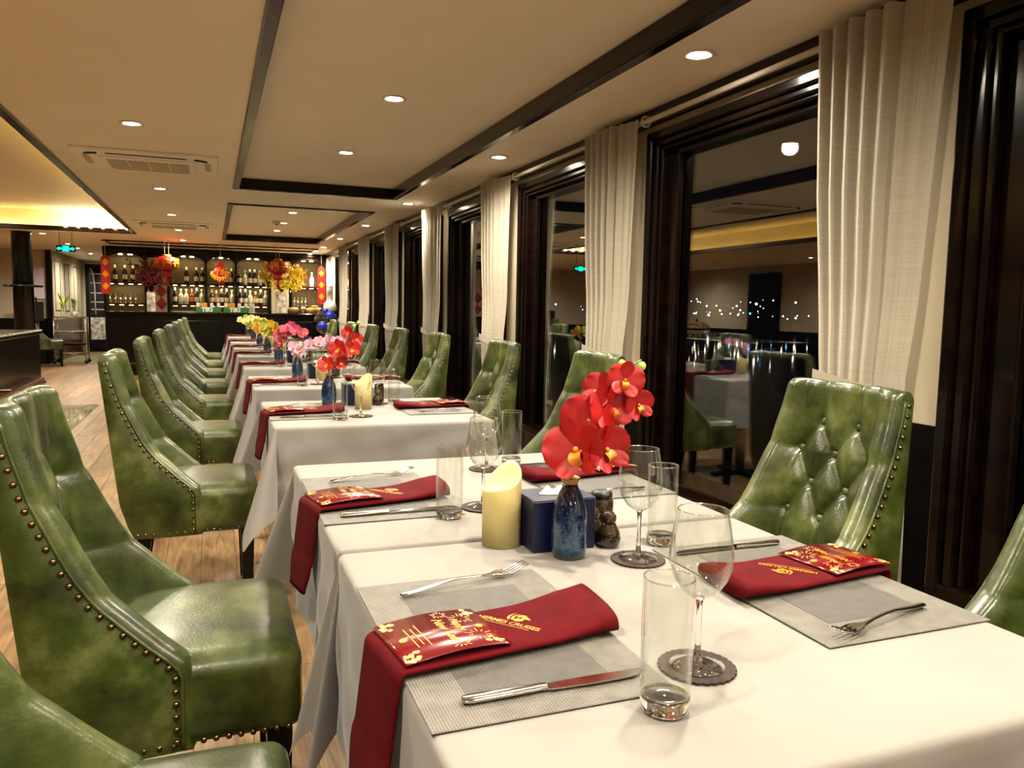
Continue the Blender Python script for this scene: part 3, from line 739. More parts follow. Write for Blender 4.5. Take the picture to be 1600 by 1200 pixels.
# ------------------------------------------------------------ place settings (built for the aisle side, turned for the window side)
def make_mat():
    r = MB().rbox(-.152, .152, -.23, .23, 0, .002, .0008, seg=1).build('placemat', 'matlight')
    MB().box(-.092, .092, -.165, .165, .0019, .0026).build('center_panel', 'matdark', r)
    return r
NA_, NB_ = .068, .0068
def nap_path():
    L = [(.318, .004+.0065, 0, 1)]
    P = [(.318-.318*i/26, .0, 0., 1.) for i in range(26)]
    out = []
    for (x, z, nx, nz) in P:
        b = NB_+.008*sstep(.2, .32, x); out.append((x, b+.003, 0, 1, b))
    R2 = NB_+.006; cz = NB_+.003-R2
    for i in range(1, 9):
        t = PI/2*i/8; out.append((-R2*math.sin(t), cz+R2*math.cos(t), -math.sin(t), math.cos(t), NB_*(1-.2*i/8)))
    for i in range(1, 15):
        out.append((-R2-.0016*i*(1 if i < 9 else 1.2), cz-.0125*i, -1, .05, NB_*.8))
    return out
NPATH = nap_path()
def nap_top(x, y):
    b = NB_+.008*sstep(.2, .32, x); q = min(1, abs(y)/NA_)
    return b+.003+b*(1-q**3.2)**(1/3.2)
EMB = [[(.30, .0), (.20, .12), (.16, .32), (.24, .55), (.36, .66), (.30, .52), (.27, .34), (.31, .18), (.40, .06)],
       [(.13, -.02), (.03, .12), (.0, .34), (.06, .56), (.19, .72), (.11, .54), (.09, .34), (.13, .16), (.22, .03)],
       [(.38, .0), (.36, .16), (.44, .26), (.56, .28), (.62, .34), (.56, .42), (.46, .40), (.40, .32), (.34, .38), (.36, .54), (.48, .64), (.62, .62), (.74, .52), (.92, .40), (.98, .30), (.90, .28), (.78, .30), (.70, .22), (.74, .12), (.66, .02), (.52, -.05)]]
def make_napkin():
    n = 28; vs = []; fs = []
    for k, (x, z, nx, nz, b) in enumerate(NPATH):
        taper = 1.0-.25*sstep(len(NPATH)-7, len(NPATH)-1, k)**2
        for i in range(n):
            t = 2*PI*i/n; c, s = math.cos(t), math.sin(t); p = 2/3.2
            yy = NA_*taper*math.copysign(abs(c)**p, c); off = b*math.copysign(abs(s)**p, s)
            if k < 4: yy += .006*(4-k)*s*.4
            vs.append((x+nx*off+(.012*(yy/NA_) if k < 3 else 0), yy, z+nz*off))
    for k in range(len(NPATH)-1):
        for i in range(n): a = k*n+i; b_ = k*n+(i+1) % n; fs.append((a, b_, b_+n, a+n))
    fs.append(tuple(range(n))[::-1]); fs.append(tuple((len(NPATH)-1)*n+i for i in range(n)))
    r = MB().add(vs, fs, 0, True).build('napkin', 'napkin')
    ang = math.radians(-57); ca, sa = math.cos(ang), math.sin(ang)
    def fn(u, v):
        x, y = .170+u*ca-v*sa, .002+u*sa+v*ca
        return (x, y, nap_top(x, y)+.0008)
    g = MB(); add_text(g, 'HERMES CRUISES', .0135, fn, 0, bold=.00025, spacing=.95)
    def rule(u0, u1, v0, v1, n=14):
        for i in range(n):
            a, b_ = u0+(u1-u0)*i/n, u0+(u1-u0)*(i+1)/n; g.add([fn(a, v0), fn(b_, v0), fn(b_, v1), fn(a, v1)], [(0, 1, 2, 3)])
    rule(-.036, .036, -.0092, -.0080)
    for p in EMB: g.add([fn(-.012+q[0]*.036, .011+q[1]*.036) for q in p], [tuple(range(len(p)))])
    g.build('logo_print', 'gold', r)
    return r
def make_card():
    W_, L_ = .064, .146
    def zt(x, y):
        t = x/L_; return NB_*2+.0042+.0065*math.sin(PI*min(1, max(0, t*.9+.02)))
    m = MB(); nx = 18
    top = [(L_*i/nx-.004, s*W_, zt(L_*i/nx, 0)) for i in range(nx+1) for s in (-1, 1)]
    bot = [(p[0], p[1], p[2]-.0007) for p in top]
    N = len(top); fs = []
    for i in range(nx): a = 2*i; fs += [(a, a+2, a+3, a+1), (N+a, N+a+1, N+a+3, N+a+2), (a, N+a, N+a+2, a+2), (a+1, a+3, N+a+3, N+a+1)]
    fs += [(0, 1, N+1, N), (N-2, 2*N-2, 2*N-1, N-1)]
    m.add(top+bot, fs, 0, True); r = m.build('menu_card', 'card')
    def fn(u, v):   # u runs toward -y, v toward +x
        x, y = .07+v, -u; return (x-.004, y, zt(x, y)+.0005)
    g = MB()
    add_text(g, 'Happy', .016, lambda u, v: fn(u-.012, v+.032), shear=.35, bold=.0004)
    add_text(g, 'New Year', .0185, lambda u, v: fn(u, v+.010), shear=.35, bold=.0004)
    for k, (v0, hw) in enumerate(((-.024, .034), (-.032, .026), (-.040, .030))):
        g.add([fn(-hw, v0), fn(hw, v0), fn(hw, v0+.0016), fn(-hw, v0+.0016)], [(0, 1, 2, 3)])
    for (u0, v0) in ((.0, -.05), (.0, .058)):
        g.add([fn(u0+.006*math.cos(a), v0+.006*math.sin(a)) for a in [i*PI/4 for i in range(8)]], [tuple(range(8))])
    g.build('gold_lettering', 'gold', r)
    g = MB(); rc = random.Random(2)
    for (u0, v0, n_, sp) in ((.048, -.058, 16, .014), (-.048, -.058, 13, .012), (.048, .06, 15, .013), (-.046, .06, 15, .013)):
        for _ in range(n_):
            a, q = rc.random()*2*PI, rc.random()*sp; u, v, s = u0+q*math.cos(a), v0+q*math.sin(a), .0022+rc.random()*.0026
            u = max(-.061, min(.061, u)); v = max(-.066, min(.068, v))
            g.add([fn(u+s*math.cos(t*PI/3), v+s*math.sin(t*PI/3)) for t in range(6)], [tuple(range(6))])
    for (u0, v0, R1) in ((.028, .046, .02), (-.03, .044, .018), (.044, .012, .015), (-.05, .02, .012)):
        for k in range(11):
            a = 2*PI*k/11+.2; r0, r1, t_ = R1*.45, R1*(.8+.2*(k % 2)), .0008
            c_, s_ = math.cos(a), math.sin(a)
            cl4 = [(u0+r0*c_-t_*s_, v0+r0*s_+t_*c_), (u0+r0*c_+t_*s_, v0+r0*s_-t_*c_), (u0+r1*c_+t_*s_, v0+r1*s_-t_*c_), (u0+r1*c_-t_*s_, v0+r1*s_+t_*c_)]
            if all(abs(q[0]) < .063 and abs(q[1]) < .07 for q in cl4): g.add([fn(*q) for q in cl4], [(0, 1, 2, 3)])
    g.build('firework_print', 'pinkprint', r)['kind'] = 'stuff'
    return r
def make_fork():
    m = MB()
    def hz(x): return .0045+.011*math.exp(-((x-.10)/.06)**2)*.7+.012*sstep(.19, .235, x)
    def hw(x): return interp([(0, .004), (.006, .0075), (.03, .007), (.09, .0035), (.14, .0032), (.165, .006), (.178, .0115), (.19, .0125)], x)
    m.grid(9, 30, lambda u, v: (v*.19, hw(v*.19)*math.cos(2*PI*u), hz(v*.19)+.0017*math.sin(2*PI*u)-.003*math.cos(2*PI*u)**2*sstep(.15, .18, v*.19)*-1), closeu=True)
    r = m.build('fork', 'steel')
    for k in range(4):
        y = -.0105+.007*k
        MB().tube([(.186, y, hz(.186)+.002), (.20, y, hz(.20)), (.22, y*.95, hz(.22)), (.236, y*.92, hz(.236))], [.0017, .0015, .0013, .0007], 6).build('tine', 'steel', r)
    return r
def make_knife():
    def hw(x): return interp([(0, .006), (.006, .009), (.06, .0085), (.098, .0062), (.102, .0065)], x)
    m = MB().grid(12, 16, lambda u, v: (v*.102, hw(v*.102)*math.cos(2*PI*u), .0045+.0042*math.sin(2*PI*u)), closeu=True)
    m.ball((0.001, 0, .0045), .006, 10, 6, 0, (.5, 1.0, .68))
    r = link('knife', None)
    m.build('handle', 'steel', r)
    out = [(.10, -.004), (.106, -.0085), (.15, -.0105), (.2, -.0105), (.222, -.008), (.234, .002), (.232, .006), (.20, .0068), (.106, .0055), (.10, .004)]
    MB().prism(out, .0032, .0048).build('blade', 'steel', r)
    return r
def make_tall_glass():
    r = link('highball_glass', None)
    MB().shell([(.0285, .016), (.0290, .06), (.0293, .154)], 40).build('wall', 'glass', r)
    MB().shell([(.0262, .019), (.0268, .06), (.0272, .154)], 40).build('inner_wall', 'glass', r)
    MB().lathe([(0.0, .0), (.024, .0), (.0275, .003), (.0285, .016), (.0265, .0185), (.012, .0165), (0.0, .016)], 40, mi=0).build('base', 'solidglass', r)
    def rg(u, v): A, B = 2*PI*u, 2*PI*v; return ((.0283+.0011*math.cos(B))*math.cos(A), (.0283+.0011*math.cos(B))*math.sin(A), .1545+.0011*math.sin(B))
    MB().grid(40, 7, rg, closeu=True).build('rim', 'rim', r)
    return r
WG = [(.0045, .088), (.012, .091), (.024, .100), (.034, .115), (.0395, .132), (.0400, .145), (.038, .165), (.0345, .185), (.0315, .202)]
def make_wine_glass():
    r = link('wine_glass', None)
    MB().shell(WG, 44).build('bowl', 'glass', r)
    MB().shell([(max(.001, q-.0011), z+.001) for q, z in WG], 44).build('bowl_inside', 'glass', r)
    MB().lathe([(.0, .004), (.010, .0045), (.0050, .012), (.0036, .03), (.0036, .07), (.0048, .086), (.006, .0895), (0, .0905)], 20).build('stem', 'solidglass', r)
    MB().lathe([(0.0, .0), (.0335, .0), (.0345, .0015), (.02, .0035), (.008, .006), (0, .0065)], 40).build('foot', 'rim', r)
    def rg(u, v): A, B = 2*PI*u, 2*PI*v; return ((.0311+.0009*math.cos(B))*math.cos(A), (.0311+.0009*math.cos(B))*math.sin(A), .2022+.0009*math.sin(B))
    MB().grid(40, 7, rg, closeu=True).build('rim', 'rim', r)
    return r
def make_coaster():
    n = 84; pts = [((.0475+.0022*abs(math.sin(14*2*PI*i/n)))*math.cos(2*PI*i/n), (.0475+.0022*abs(math.sin(14*2*PI*i/n)))*math.sin(2*PI*i/n)) for i in range(n)]
    return MB().prism(pts, 0, .003).build('coaster', 'coaster')
P_mat, P_nap, P_card, P_fork, P_knife, P_glass, P_wine, P_coas = [Proto(f) for f in (make_mat, make_napkin, make_card, make_fork, make_knife, make_tall_glass, make_wine_glass, make_coaster)]
for i, y in enumerate(TY):
    for side, rz in (('aisle', 0.0), ('window', PI)):
        at = 'at the %s seat, %s' % (side, TN[i])
        rj = random.Random(i*7+(3 if rz else 0)+1); sg = 1 if rz == 0 else -1
        yc = y-(0.0 if side == 'aisle' else -.02)
        def W(dx, dy, z): return (TX+sg*dx, yc+sg*dy, z)
        j = lambda s: (rj.random()-.5)*s*(0 if i == 0 else 1)
        zt = ZTOP+.0012
        P_mat.put(W(-.282, -.007, zt), rz, 'grey woven placemat with a darker middle %s' % at, 'placemat', 'woven placemats')
        a = math.radians(7)+j(.05); dy = -.047+j(.03) if i != 1 else -.085
        if i == 1: a = math.radians(11)
        P_nap.put(W(-.436, dy, zt+.0015), rz+a, 'dark red folded napkin with gold logo %s' % at, 'napkin', 'red napkins')
        P_card.put(W(-.436-(.016 if rz else 0), dy, zt+.0015), rz+a+.01, 'glossy red greeting card on the napkin %s' % at, 'card', 'red greeting cards')
        P_fork.put(W(-.377+j(.02), .155+j(.02), zt+.0028), rz+math.radians(13)+j(.1), 'polished steel fork on the placemat %s' % at, 'fork', 'forks')
        P_knife.put(W(-.384+j(.02), -.188+j(.01), zt+.0025), rz+j(.05), 'polished steel table knife on the placemat %s' % at, 'knife', 'knives')
        P_glass.put(W(-.170, -.27 if i != 1 else -.248, zt), rz+j(3), 'empty tall straight tumbler %s' % at, 'glass', 'tall tumblers')
        wx, wy = -.074, -.192
        P_coas.put(W(wx, wy, zt), rz+j(2), 'brown scalloped coaster under the wine glass %s' % at, 'coaster', 'scalloped coasters')
        P_wine.put(W(wx, wy, zt+.003), rz, 'empty stemmed wine glass on coaster %s' % at, 'wine glass', 'wine glasses')
# ------------------------------------------------------------ centrepieces
def make_candle():
    R_ = .0375; n = 36
    def top(a, q): return .128+.024*(math.cos(a-.5)*q)+.006*math.sin(2*a)*q
    vs = []
    for i in range(n):
        a = 2*PI*i/n; vs.append((R_*math.cos(a), R_*math.sin(a), 0))
    for i in range(n): a = 2*PI*i/n; vs.append((R_*math.cos(a), R_*math.sin(a), top(a, 1)-.003))
    for i in range(n): a = 2*PI*i/n; vs.append((R_*.95*math.cos(a), R_*.95*math.sin(a), top(a, .97)))
    for i in range(n): a = 2*PI*i/n; vs.append((R_*.8*math.cos(a), R_*.8*math.sin(a), top(a, .8)-.003))
    for i in range(n): a = 2*PI*i/n; vs.append((R_*.3*math.cos(a), R_*.3*math.sin(a), top(a, .3)-.006))
    fs = [(k*n+i, k*n+(i+1) % n, (k+1)*n+(i+1) % n, (k+1)*n+i) for k in range(4) for i in range(n)]+[tuple(range(n))[::-1], tuple(4*n+i for i in range(n))]
    return MB().add(vs, fs, 0, True).build('pillar_candle', 'candle')
VP = [(0, 0), (.027, 0), (.0305, .004), (.0325, .02), (.0335, .05), (.0325, .075), (.029, .097), (.021, .118), (.0145, .130), (.0135, .136)]
def make_vase():
    r = link('bud_vase', None)
    MB().lathe(VP[2:], 36).build('body', 'vase', r)
    MB().lathe([(0, 0), (.027, 0), (.0305, .004)], 36).build('foot', 'vasefoot', r)
    MB().shell([(.0135, .136), (.0175, .144), (.0185, .147), (.0165, .1475), (.0125, .142), (.0115, .12), (.011, .1)], 32).build('lip', 'amber', r)
    return r
def make_box():
    r = link('tissue_box', None)
    MB().rbox(-.064, .064, -.05, .05, 0, .097, .002, seg=1).build('sides', 'bluebox', r)
    MB().rbox(-.0635, .0635, -.0495, .0495, .0972, .0985, .0006, seg=1).build('lid', 'bluetop', r)
    n = 24; MB().prism([(.036*math.cos(2*PI*i/n), .016*math.sin(2*PI*i/n)) for i in range(n)], .0986, .0990).build('slot', 'black', r)
    MB().grid(18, 8, lambda u, v: ((.032-.012*v)*math.cos(2*PI*u)*(1+.08*math.sin(6*PI*u)), (.013-.006*v)*math.sin(2*PI*u), .0985+.014*v+.004*math.sin(8*PI*u)*v), closeu=True).build('tissue', 'tissue', r)
    return r
def make_shaker():
    r = link('shaker', None)
    MB().lathe([(0, 0), (.017, 0), (.0215, .006), (.023, .016), (.0205, .030), (.014, .042), (.0118, .046)], 24).build('body', 'pepper', r)
    MB().lathe([(.0115, .046), (.0138, .052), (.0135, .060), (.008, .0665), (0, .068)], 20).build('head', 'pepper', r)
    return r
def make_holder():
    r = link('toothpick_jar', None)
    MB().lathe([(0, 0), (.022, 0), (.024, .004), (.024, .068), (.021, .076)], 24).build('body', 'pepper', r)
    MB().lathe([(.021, .076), (.022, .080), (.021, .088), (.012, .091), (0, .0915)], 20).build('lid', 'black', r)
    return r
P_can, P_vase, P_box, P_shk, P_hold = [Proto(f) for f in (make_candle, make_vase, make_box, make_shaker, make_holder)]
FL = ['red', 'red', 'red', 'lilac', 'pink', 'orange', 'yellow', 'lime', 'cream']
VPOS = {}
for i, y in enumerate(TY):
    if i == 1: continue
    zt = ZTOP+.001
    if i == 0: cp = dict(c=(-.129, .382), v=(-.037, .272), b=(-.03, .355), s=((.063, .305), (.048, .345)), h=(.085, .38))
    else: cp = dict(c=(-.02, .05), v=(-.15, .2), b=(-.02, .22), s=((.07, .17), (.075, .215)), h=(.1, .3))
    on = TN[i]
    P_can.put((TX+cp['c'][0], y+cp['c'][1], zt), 0, 'thick ivory pillar candle with slanted top on %s' % on, 'candle', 'ivory candles')
    VPOS[i] = (TX+cp['v'][0], y+cp['v'][1], zt)
    P_vase.put(VPOS[i], i*.7, 'blue speckled ceramic bud vase on %s' % on, 'vase', 'blue bud vases')
    P_box.put((TX+cp['b'][0], y+cp['b'][1], zt), 0, 'navy tissue box behind the bud vase on %s' % on, 'tissue box', 'navy tissue boxes')
    for k, nm in ((0, 'nearer'), (1, 'farther')):
        P_shk.put((TX+cp['s'][k][0], y+cp['s'][k][1], zt), 0, 'dark glazed pear-shaped shaker, the %s of two on %s' % (nm, on), 'shaker', 'dark shakers')
    P_hold.put((TX+cp['h'][0], y+cp['h'][1], zt), 0, 'dark glazed toothpick jar behind the shakers on %s' % on, 'jar', 'toothpick jars')
# orchids standing in the vases
def petal_mesh(name, L, wd, mat, cup=.25):
    def fn(u, v):
        t = v; wv = wd*max(.07, math.sqrt(max(0, 1-((t-.57)/.45)**2))) if t > .1 else wd*.12; x = (u-.5)*2*wv
        ruff = .04*L*math.sin(u*9)*t
        return (x, t*L, cup*L*(t*t*.35-(abs(x)/max(wd, 1e-4))**2*.3)+ruff*.7)
    return MB().grid(9, 10, fn).mesh(name, mat)
PM = {}
def pmesh(col, kind):
    k = (col, kind)
    if k not in PM: PM[k] = petal_mesh('petal', 1.0, .62 if kind == 'wide' else .36, 'petal_'+col, .3)
    return PM[k]
lipm = MB().grid(9, 8, lambda u, v: ((u-.5)*.34*(1-.5*v)*(1+v), -.05-.42*v, .10+.20*math.sin(PI*v)+.25*(u-.5)**2)).ball((0, 0, .12), .1, 8, 6).mesh('lip', 'lip')
CR = Vector((.934, -.358, 0)); CF = Vector((.358, .934, 0))
def orient(n, roll):
    n = n.normalized(); up = Vector((0, 0, 1)); x = up.cross(n)
    if x.length < .01: x = Vector((1, 0, 0))
    x.normalize(); y = n.cross(x); m = Matrix((x, y, n)).transposed(); return (m @ Matrix.Rotation(roll, 3, 'Z')).to_4x4()
PET = [(PI/2, 'nar', 1.0), (math.radians(18), 'wide', 1.0), (math.radians(162), 'wide', 1.0), (math.radians(-52), 'nar', .95), (math.radians(-128), 'nar', .95)]
def orchid(i, base, stem, blooms, buds, cols, detail, label):
    r = thing('orchid_spray', label, 'flowers', base, 0, 'orchids in the bud vases')
    def P(q): return CR*q[0]+CF*(q[2] if len(q) > 2 else 0)+Vector((0, 0, q[1]))
    MB().tube([P(q) for q in stem], [.0035]*(len(stem)-2)+[.0022, .0012], 8).build('stem', 'stem', r)
    rb = random.Random(i+20)
    for k, (x, z, R_, *rest) in enumerate(blooms):
        col = cols[k % len(cols)]
        dep = rest[0] if rest else (rb.random()-.5)*.05
        fc = rest[1] if len(rest) > 1 else ((rb.random()-.5)*1.2, .1+rb.random()*.6)
        n = -CF+CR*fc[0]+Vector((0, 0, fc[1]))
        mat = Matrix.Translation(P((x, z, dep))) @ orient(n, (rb.random()-.5)*.8) @ Matrix.Scale(R_, 4)
        if detail:
            b = link('blossom', lipm, r); b.matrix_local = mat
            for (a, kind, s) in PET:
                p = link('petal', pmesh(col, kind), b)
                p.matrix_local = Matrix.Rotation(a-PI/2, 4, 'Z') @ Matrix.Rotation(.18+rb.random()*.2, 4, 'X') @ Matrix.Scale(s, 4)
        else:
            m = MB()
            for (a, kind, s) in PET:
                q = Matrix.Rotation(a-PI/2, 4, 'Z') @ Matrix.Rotation(.18+rb.random()*.2, 4, 'X') @ Matrix.Scale(s, 4); me = pmesh(col, kind)
                m.add([(q @ v.co)[:] for v in me.vertices], [tuple(f.vertices) for f in me.polygons], 0, True)
            m.add([v.co[:] for v in lipm.vertices], [tuple(f.vertices) for f in lipm.polygons], 1, True)
            b = m.build('blossom', ['petal_'+col, 'lip'], r); b.matrix_local = mat
    for (x, z) in buds: MB().ball(P((x, z, .005)), .0075, 10, 8, 0, (1, 1, 1.15)).build('bud', 'leaf2', r)
VH = .142
def vb(i): x, y, z = VPOS[i]; return (x, y, z+VH)
orchid(0, vb(0), [(0, -.10), (.0, .02), (.012, .07), (.05, .13), (.085, .18), (.105, .212), (.122, .222)],
       [(.008, .062, .062, -.035, (-.55, .25)), (.058, .062, .05, -.025, (.6, .15)), (.03, .108, .056, -.01, (-.3, .3)), (.062, .135, .05, -.012, (.45, .2)), (.05, .165, .036, .0, (-.6, .35)), (.092, .185, .036, -.01, (.1, .2)), (.118, .14, .032, .0, (.5, .0))],
       [(.088, .213), (.108, .180), (.124, .210)], ['red'], True, 'big red orchid spray with green buds in the vase on %s' % TN[0])
orchid(2, vb(2), [(0, -.10), (.0, .03), (.03, .09), (.08, .15), (.11, .2), (.13, .24)],
       [(-.005, .045, .042, -.02, (-.2, .3)), (.05, .115, .05, -.02, (-.3, .2)), (.055, .055, .036, -.01, (.7, .1)), (.105, .115, .045, -.01, (.3, .2)), (.09, .19, .034, 0, (-.4, .2)), (.125, .165, .032, 0, (.6, 0))],
       [(.115, .222), (.135, .235)], ['red'], True, 'red orchid spray in the vase on %s' % TN[2])
ST = [(0, -.10), (.0, .03), (.04, .07), (.12, .1), (.2, .105), (.28, .08)]
orchid(3, vb(3), ST, [(-.03, .05, .042), (.03, .03, .042), (.08, .07, .042), (.14, .085, .042), (.2, .1, .04), (.25, .09, .04), (.29, .075, .04), (-.01, .015, .035)], [(.31, .06)], ['lilac'], False, 'long arching pale lilac orchid spray in the vase on %s' % TN[3])
orchid(4, vb(4), [(0, -.10), (0, .03), (.03, .08), (.08, .12), (.13, .12), (.2, .1)], [(.02, .04, .05), (.06, .09, .05), (.1, .135, .055), (.14, .115, .05), (.19, .09, .05), (.01, -.005, .05), (0, .075, .048), (.05, .12, .045)], [(.22, .09)], ['pink'], False, 'deep pink orchid spray in the vase on %s' % TN[4])
SS = [(0, -.10), (0, .03), (.02, .07), (.05, .1), (.1, .1), (.16, .08)]
orchid(5, vb(5), SS, [(-.08, .07, .05), (-.03, .10, .05), (.04, .10, .055), (.1, .085, .05), (.0, .05, .05), (.06, .04, .05), (.14, .06, .05)], [(.17, .07)], ['orange', 'lime', 'yellow'], False, 'orange and lime orchid spray in the vase on %s' % TN[5])
orchid(6, vb(6), SS, [(-.1, .08, .055), (-.03, .11, .055), (.05, .11, .055), (.12, .1, .055), (.0, .05, .05), (.08, .05, .05), (.18, .08, .05)], [(.19, .06)], ['lime', 'yellow'], False, 'lime green orchid spray in the vase on %s' % TN[6])
orchid(7, vb(7), SS, [(-.1, .09, .055), (-.03, .12, .055), (.05, .12, .055), (.13, .1, .055), (.0, .05, .05), (.18, .07, .05)], [(.2, .06)], ['lime', 'cream'], False, 'pale lime orchid spray in the vase on %s' % TN[7])
orchid(8, vb(8), SS, [(-.1, .09, .055), (-.02, .12, .055), (.06, .12, .055), (.13, .1, .055), (.0, .05, .05)], [(.2, .06)], ['cream', 'lime'], False, 'cream orchid spray in the vase on %s' % TN[8])

# ------------------------------------------------------------ bar
BY = 14.4
bar = thing('bar_counter', 'long black bar counter closing the far end of the room', 'bar counter', (0.15, BY, 0))
MB().rbox(-1.77, 1.78, 0.04, 0.60, 0.0, 1.02, 0.01).build('body', 'blackwood', bar)
MB().rbox(-1.80, 1.80, -0.02, 0.66, 1.02, 1.06, 0.008).build('countertop', 'mahogany', bar)
for k in range(6): MB().rbox(-1.72+.58*k, -1.72+.58*k+.54, 0.03, 0.045, 0.14, 0.92, 0.006).build('front_panel', 'blackwood', bar)
MB().tube([(-1.75, -.05, .2), (1.75, -.05, .2)], .02, 10).build('foot_rail', 'brass', bar)
SY = 15.6
bk = thing('back_bar', 'dark wood back bar with arched lit bottle shelves behind the counter', 'shelf unit', (0.15, SY, 0))
def bx(x): return x-0.15
MB().box(bx(-1.76), bx(2.08), .32, .36, 0, 2.19).build('back_panel', 'shelfback', bk)
MB().rbox(bx(-1.78), bx(2.04), -.06, .36, 2.125, 2.19, .01).build('cornice', 'blackwood', bk)
MB().rbox(bx(-1.76), bx(2.08), -.06, .32, 0, .9, .01).rbox(bx(-1.76), bx(2.08), -.1, .32, .9, .94, .006).build('cabinet_base', 'barredwood', bk)
for x in (-1.76, -1.10, -.72, -.09, .43, 1.03, 1.42, 2.05): MB().rbox(bx(x)-.015, bx(x)+.025, -.02, .32, .94, 2.125, .004).build('upright', 'blackwood', bk)
SECT = [(-1.74, -1.11), (-.69, -.10), (-.06, .42), (.46, 1.02), (1.45, 2.04)]
for k, (a, b) in enumerate(SECT):
    for z in (1.20, 1.575): MB().rbox(bx(a), bx(b), 0, .32, z-.03, z, .004).build('shelf_board', 'barredwood', bk)
    n = 14; out = [(a, 2.125), (a, 1.93)]+[(a+(b-a)*(0.5-0.5*math.cos(PI*i/n)), 1.93+.15*math.sin(PI*i/n)) for i in range(1, n)]+[(b, 1.93), (b, 2.125)]
    m = MB(); N = len(out); m.add([(bx(x), -.03, z) for x, z in out]+[(bx(x), -.005, z) for x, z in out], [tuple(range(N)), tuple(range(N, 2*N))[::-1]]+[(i, (i+1) % N, N+(i+1) % N, N+i) for i in range(N)])
    m.build('arch_panel', 'trimwood', bk)
    nl = 4 if b-a > .5 else 3
    for z in (2.07, 1.543, 1.168):
        for i in range(nl):
            x = a+(b-a)*(i+.5)/nl
            MB().box(bx(x)-.035, bx(x)+.035, .08, .12, z-.006 if z < 2 else z-.012, z).build('shelf_lamp', 'shelfglow', bk)
sl = bpy.data.lights.new('shelf_beam', 'AREA'); sl.shape = 'RECTANGLE'; sl.size = .5; sl.size_y = .05; sl.energy = 0.8; sl.color = (1, .76, .4)
for a, b in SECT:
    for z in (2.05, 1.535):
        o = bpy.data.objects.new('shelf_beam', sl); C.objects.link(o); o.location = (bx((a+b)/2), .08, z); o.parent = bk
for k, (x0, x1, nm) in enumerate(((-1.06, -.75, 'left'), (1.06, 1.38, 'right'))):
    MB().rbox(bx(x0), bx(x1), -.05, .3, .94, 2.02, .006).build('white_pier', 'whitelacquer', bk)
for z in (1.42, 1.2):
    MB().prism([(-.1, 0), (0, -.115), (.1, 0), (0, .115)], 0, .004).build('paper_diamond', 'lanternred', bk, (bx(-.84), -.056, z)).rotation_euler = (PI/2, 0, 0)
# bottles: one mesh per kind
def bottle(kind, body, lab):
    h = .30
    P = {'wine': [(0, 0), (.036, 0), (.037, .01), (.037, .18), (.03, .21), (.014, .235), (.0135, .29), (.015, .3), (0, .3)],
         'spirit': [(0, 0), (.04, 0), (.042, .01), (.042, .15), (.03, .18), (.014, .2), (.014, .25), (.018, .252), (.018, .275), (0, .275)],
         'round': [(0, 0), (.034, 0), (.05, .03), (.05, .1), (.03, .15), (.014, .18), (.013, .25), (.016, .26), (0, .26)]}[kind]
    m = MB().lathe(P, 14); hz = P[-1][1]
    m.shell([(P[3][0]+.001, .05), (P[3][0]+.001, .13)], 14, mi=1); m.shell([(.0155, hz-.055), (.0165, hz-.002), (0.001, hz+.001)], 10, mi=2)
    return m.mesh('bottle', [body, lab, 'labelg' if kind != 'wine' else 'white'])
KB = [('dark wine bottle', bottle('wine', 'bottle_black', 'label')), ('dark green bottle', bottle('wine', 'wineglass_green', 'label')), ('amber spirit bottle', bottle('spirit', 'bottle_amber', 'labelg')),
      ('pale clear spirit bottle', bottle('spirit', 'bottle_clear', 'label')), ('round brown bottle', bottle('round', 'bottle_amber', 'label')), ('red liqueur bottle', bottle('spirit', 'bottle_red', 'labelg')), ('black spirit bottle', bottle('spirit', 'bottle_black', 'label'))]
def shelf_row(xs, z, kinds, nm):
    for i, (x, k) in enumerate(zip(xs, kinds)):
        o = link('bottle', KB[k][1], None, (x, SY+.12, z), i*1.3)
        tag(o, '%s, %s from the corridor end of the %s bar shelf' % (KB[k][0], ordn[i] if i < 16 else ('seventeenth', 'eighteenth', 'nineteenth', 'twentieth', 'twenty-first')[i-16], nm), 'bottle', 'bottles on the %s bar shelf' % nm)
shelf_row([-1.6, -1.44, -1.31, -.42, -.25, -.15, .27, .36, .50, .60, .69, .775, .865, .95, 1.56, 1.83], 1.576, [0, 1, 0, 0, 0, 1, 0, 0, 6, 3, 0, 0, 3, 0, 6, 3], 'upper')
shelf_row([-.62, -.52, -.43, -.335, -.25, -.165, .01, .09, .18, .27, .365, .515, .605, .69, .785, .88, .965], 1.201, [1, 3, 3, 5, 0, 3, 6, 4, 1, 0, 3, 0, 1, 3, 4, 1, 3], 'middle')
def make_bar_glass():
    r = MB().shell([(.006, .0), (.030, .002), (.004, .006), (.004, .07), (.02, .08), (.034, .11), (.03, .17)], 18).build('bar_glass', 'rim'); return r
bg = Proto(make_bar_glass)
for i, x in enumerate((-1.68, -1.6, -1.52, -1.44, -1.36, -1.28)): bg.put((x, SY+.12, 1.201), 0, 'stemmed glass on the middle bar shelf, %s from the corridor' % ordn[i], 'wine glass', 'stemmed glasses on the bar shelf')
for i, x in enumerate((1.5, 1.57, 1.64, 1.71)): bg.put((x, SY+.12, 1.201), 0, 'stemmed glass on the middle bar shelf, %s from the windows' % ordn[3-i], 'wine glass', 'stemmed glasses on the bar shelf')
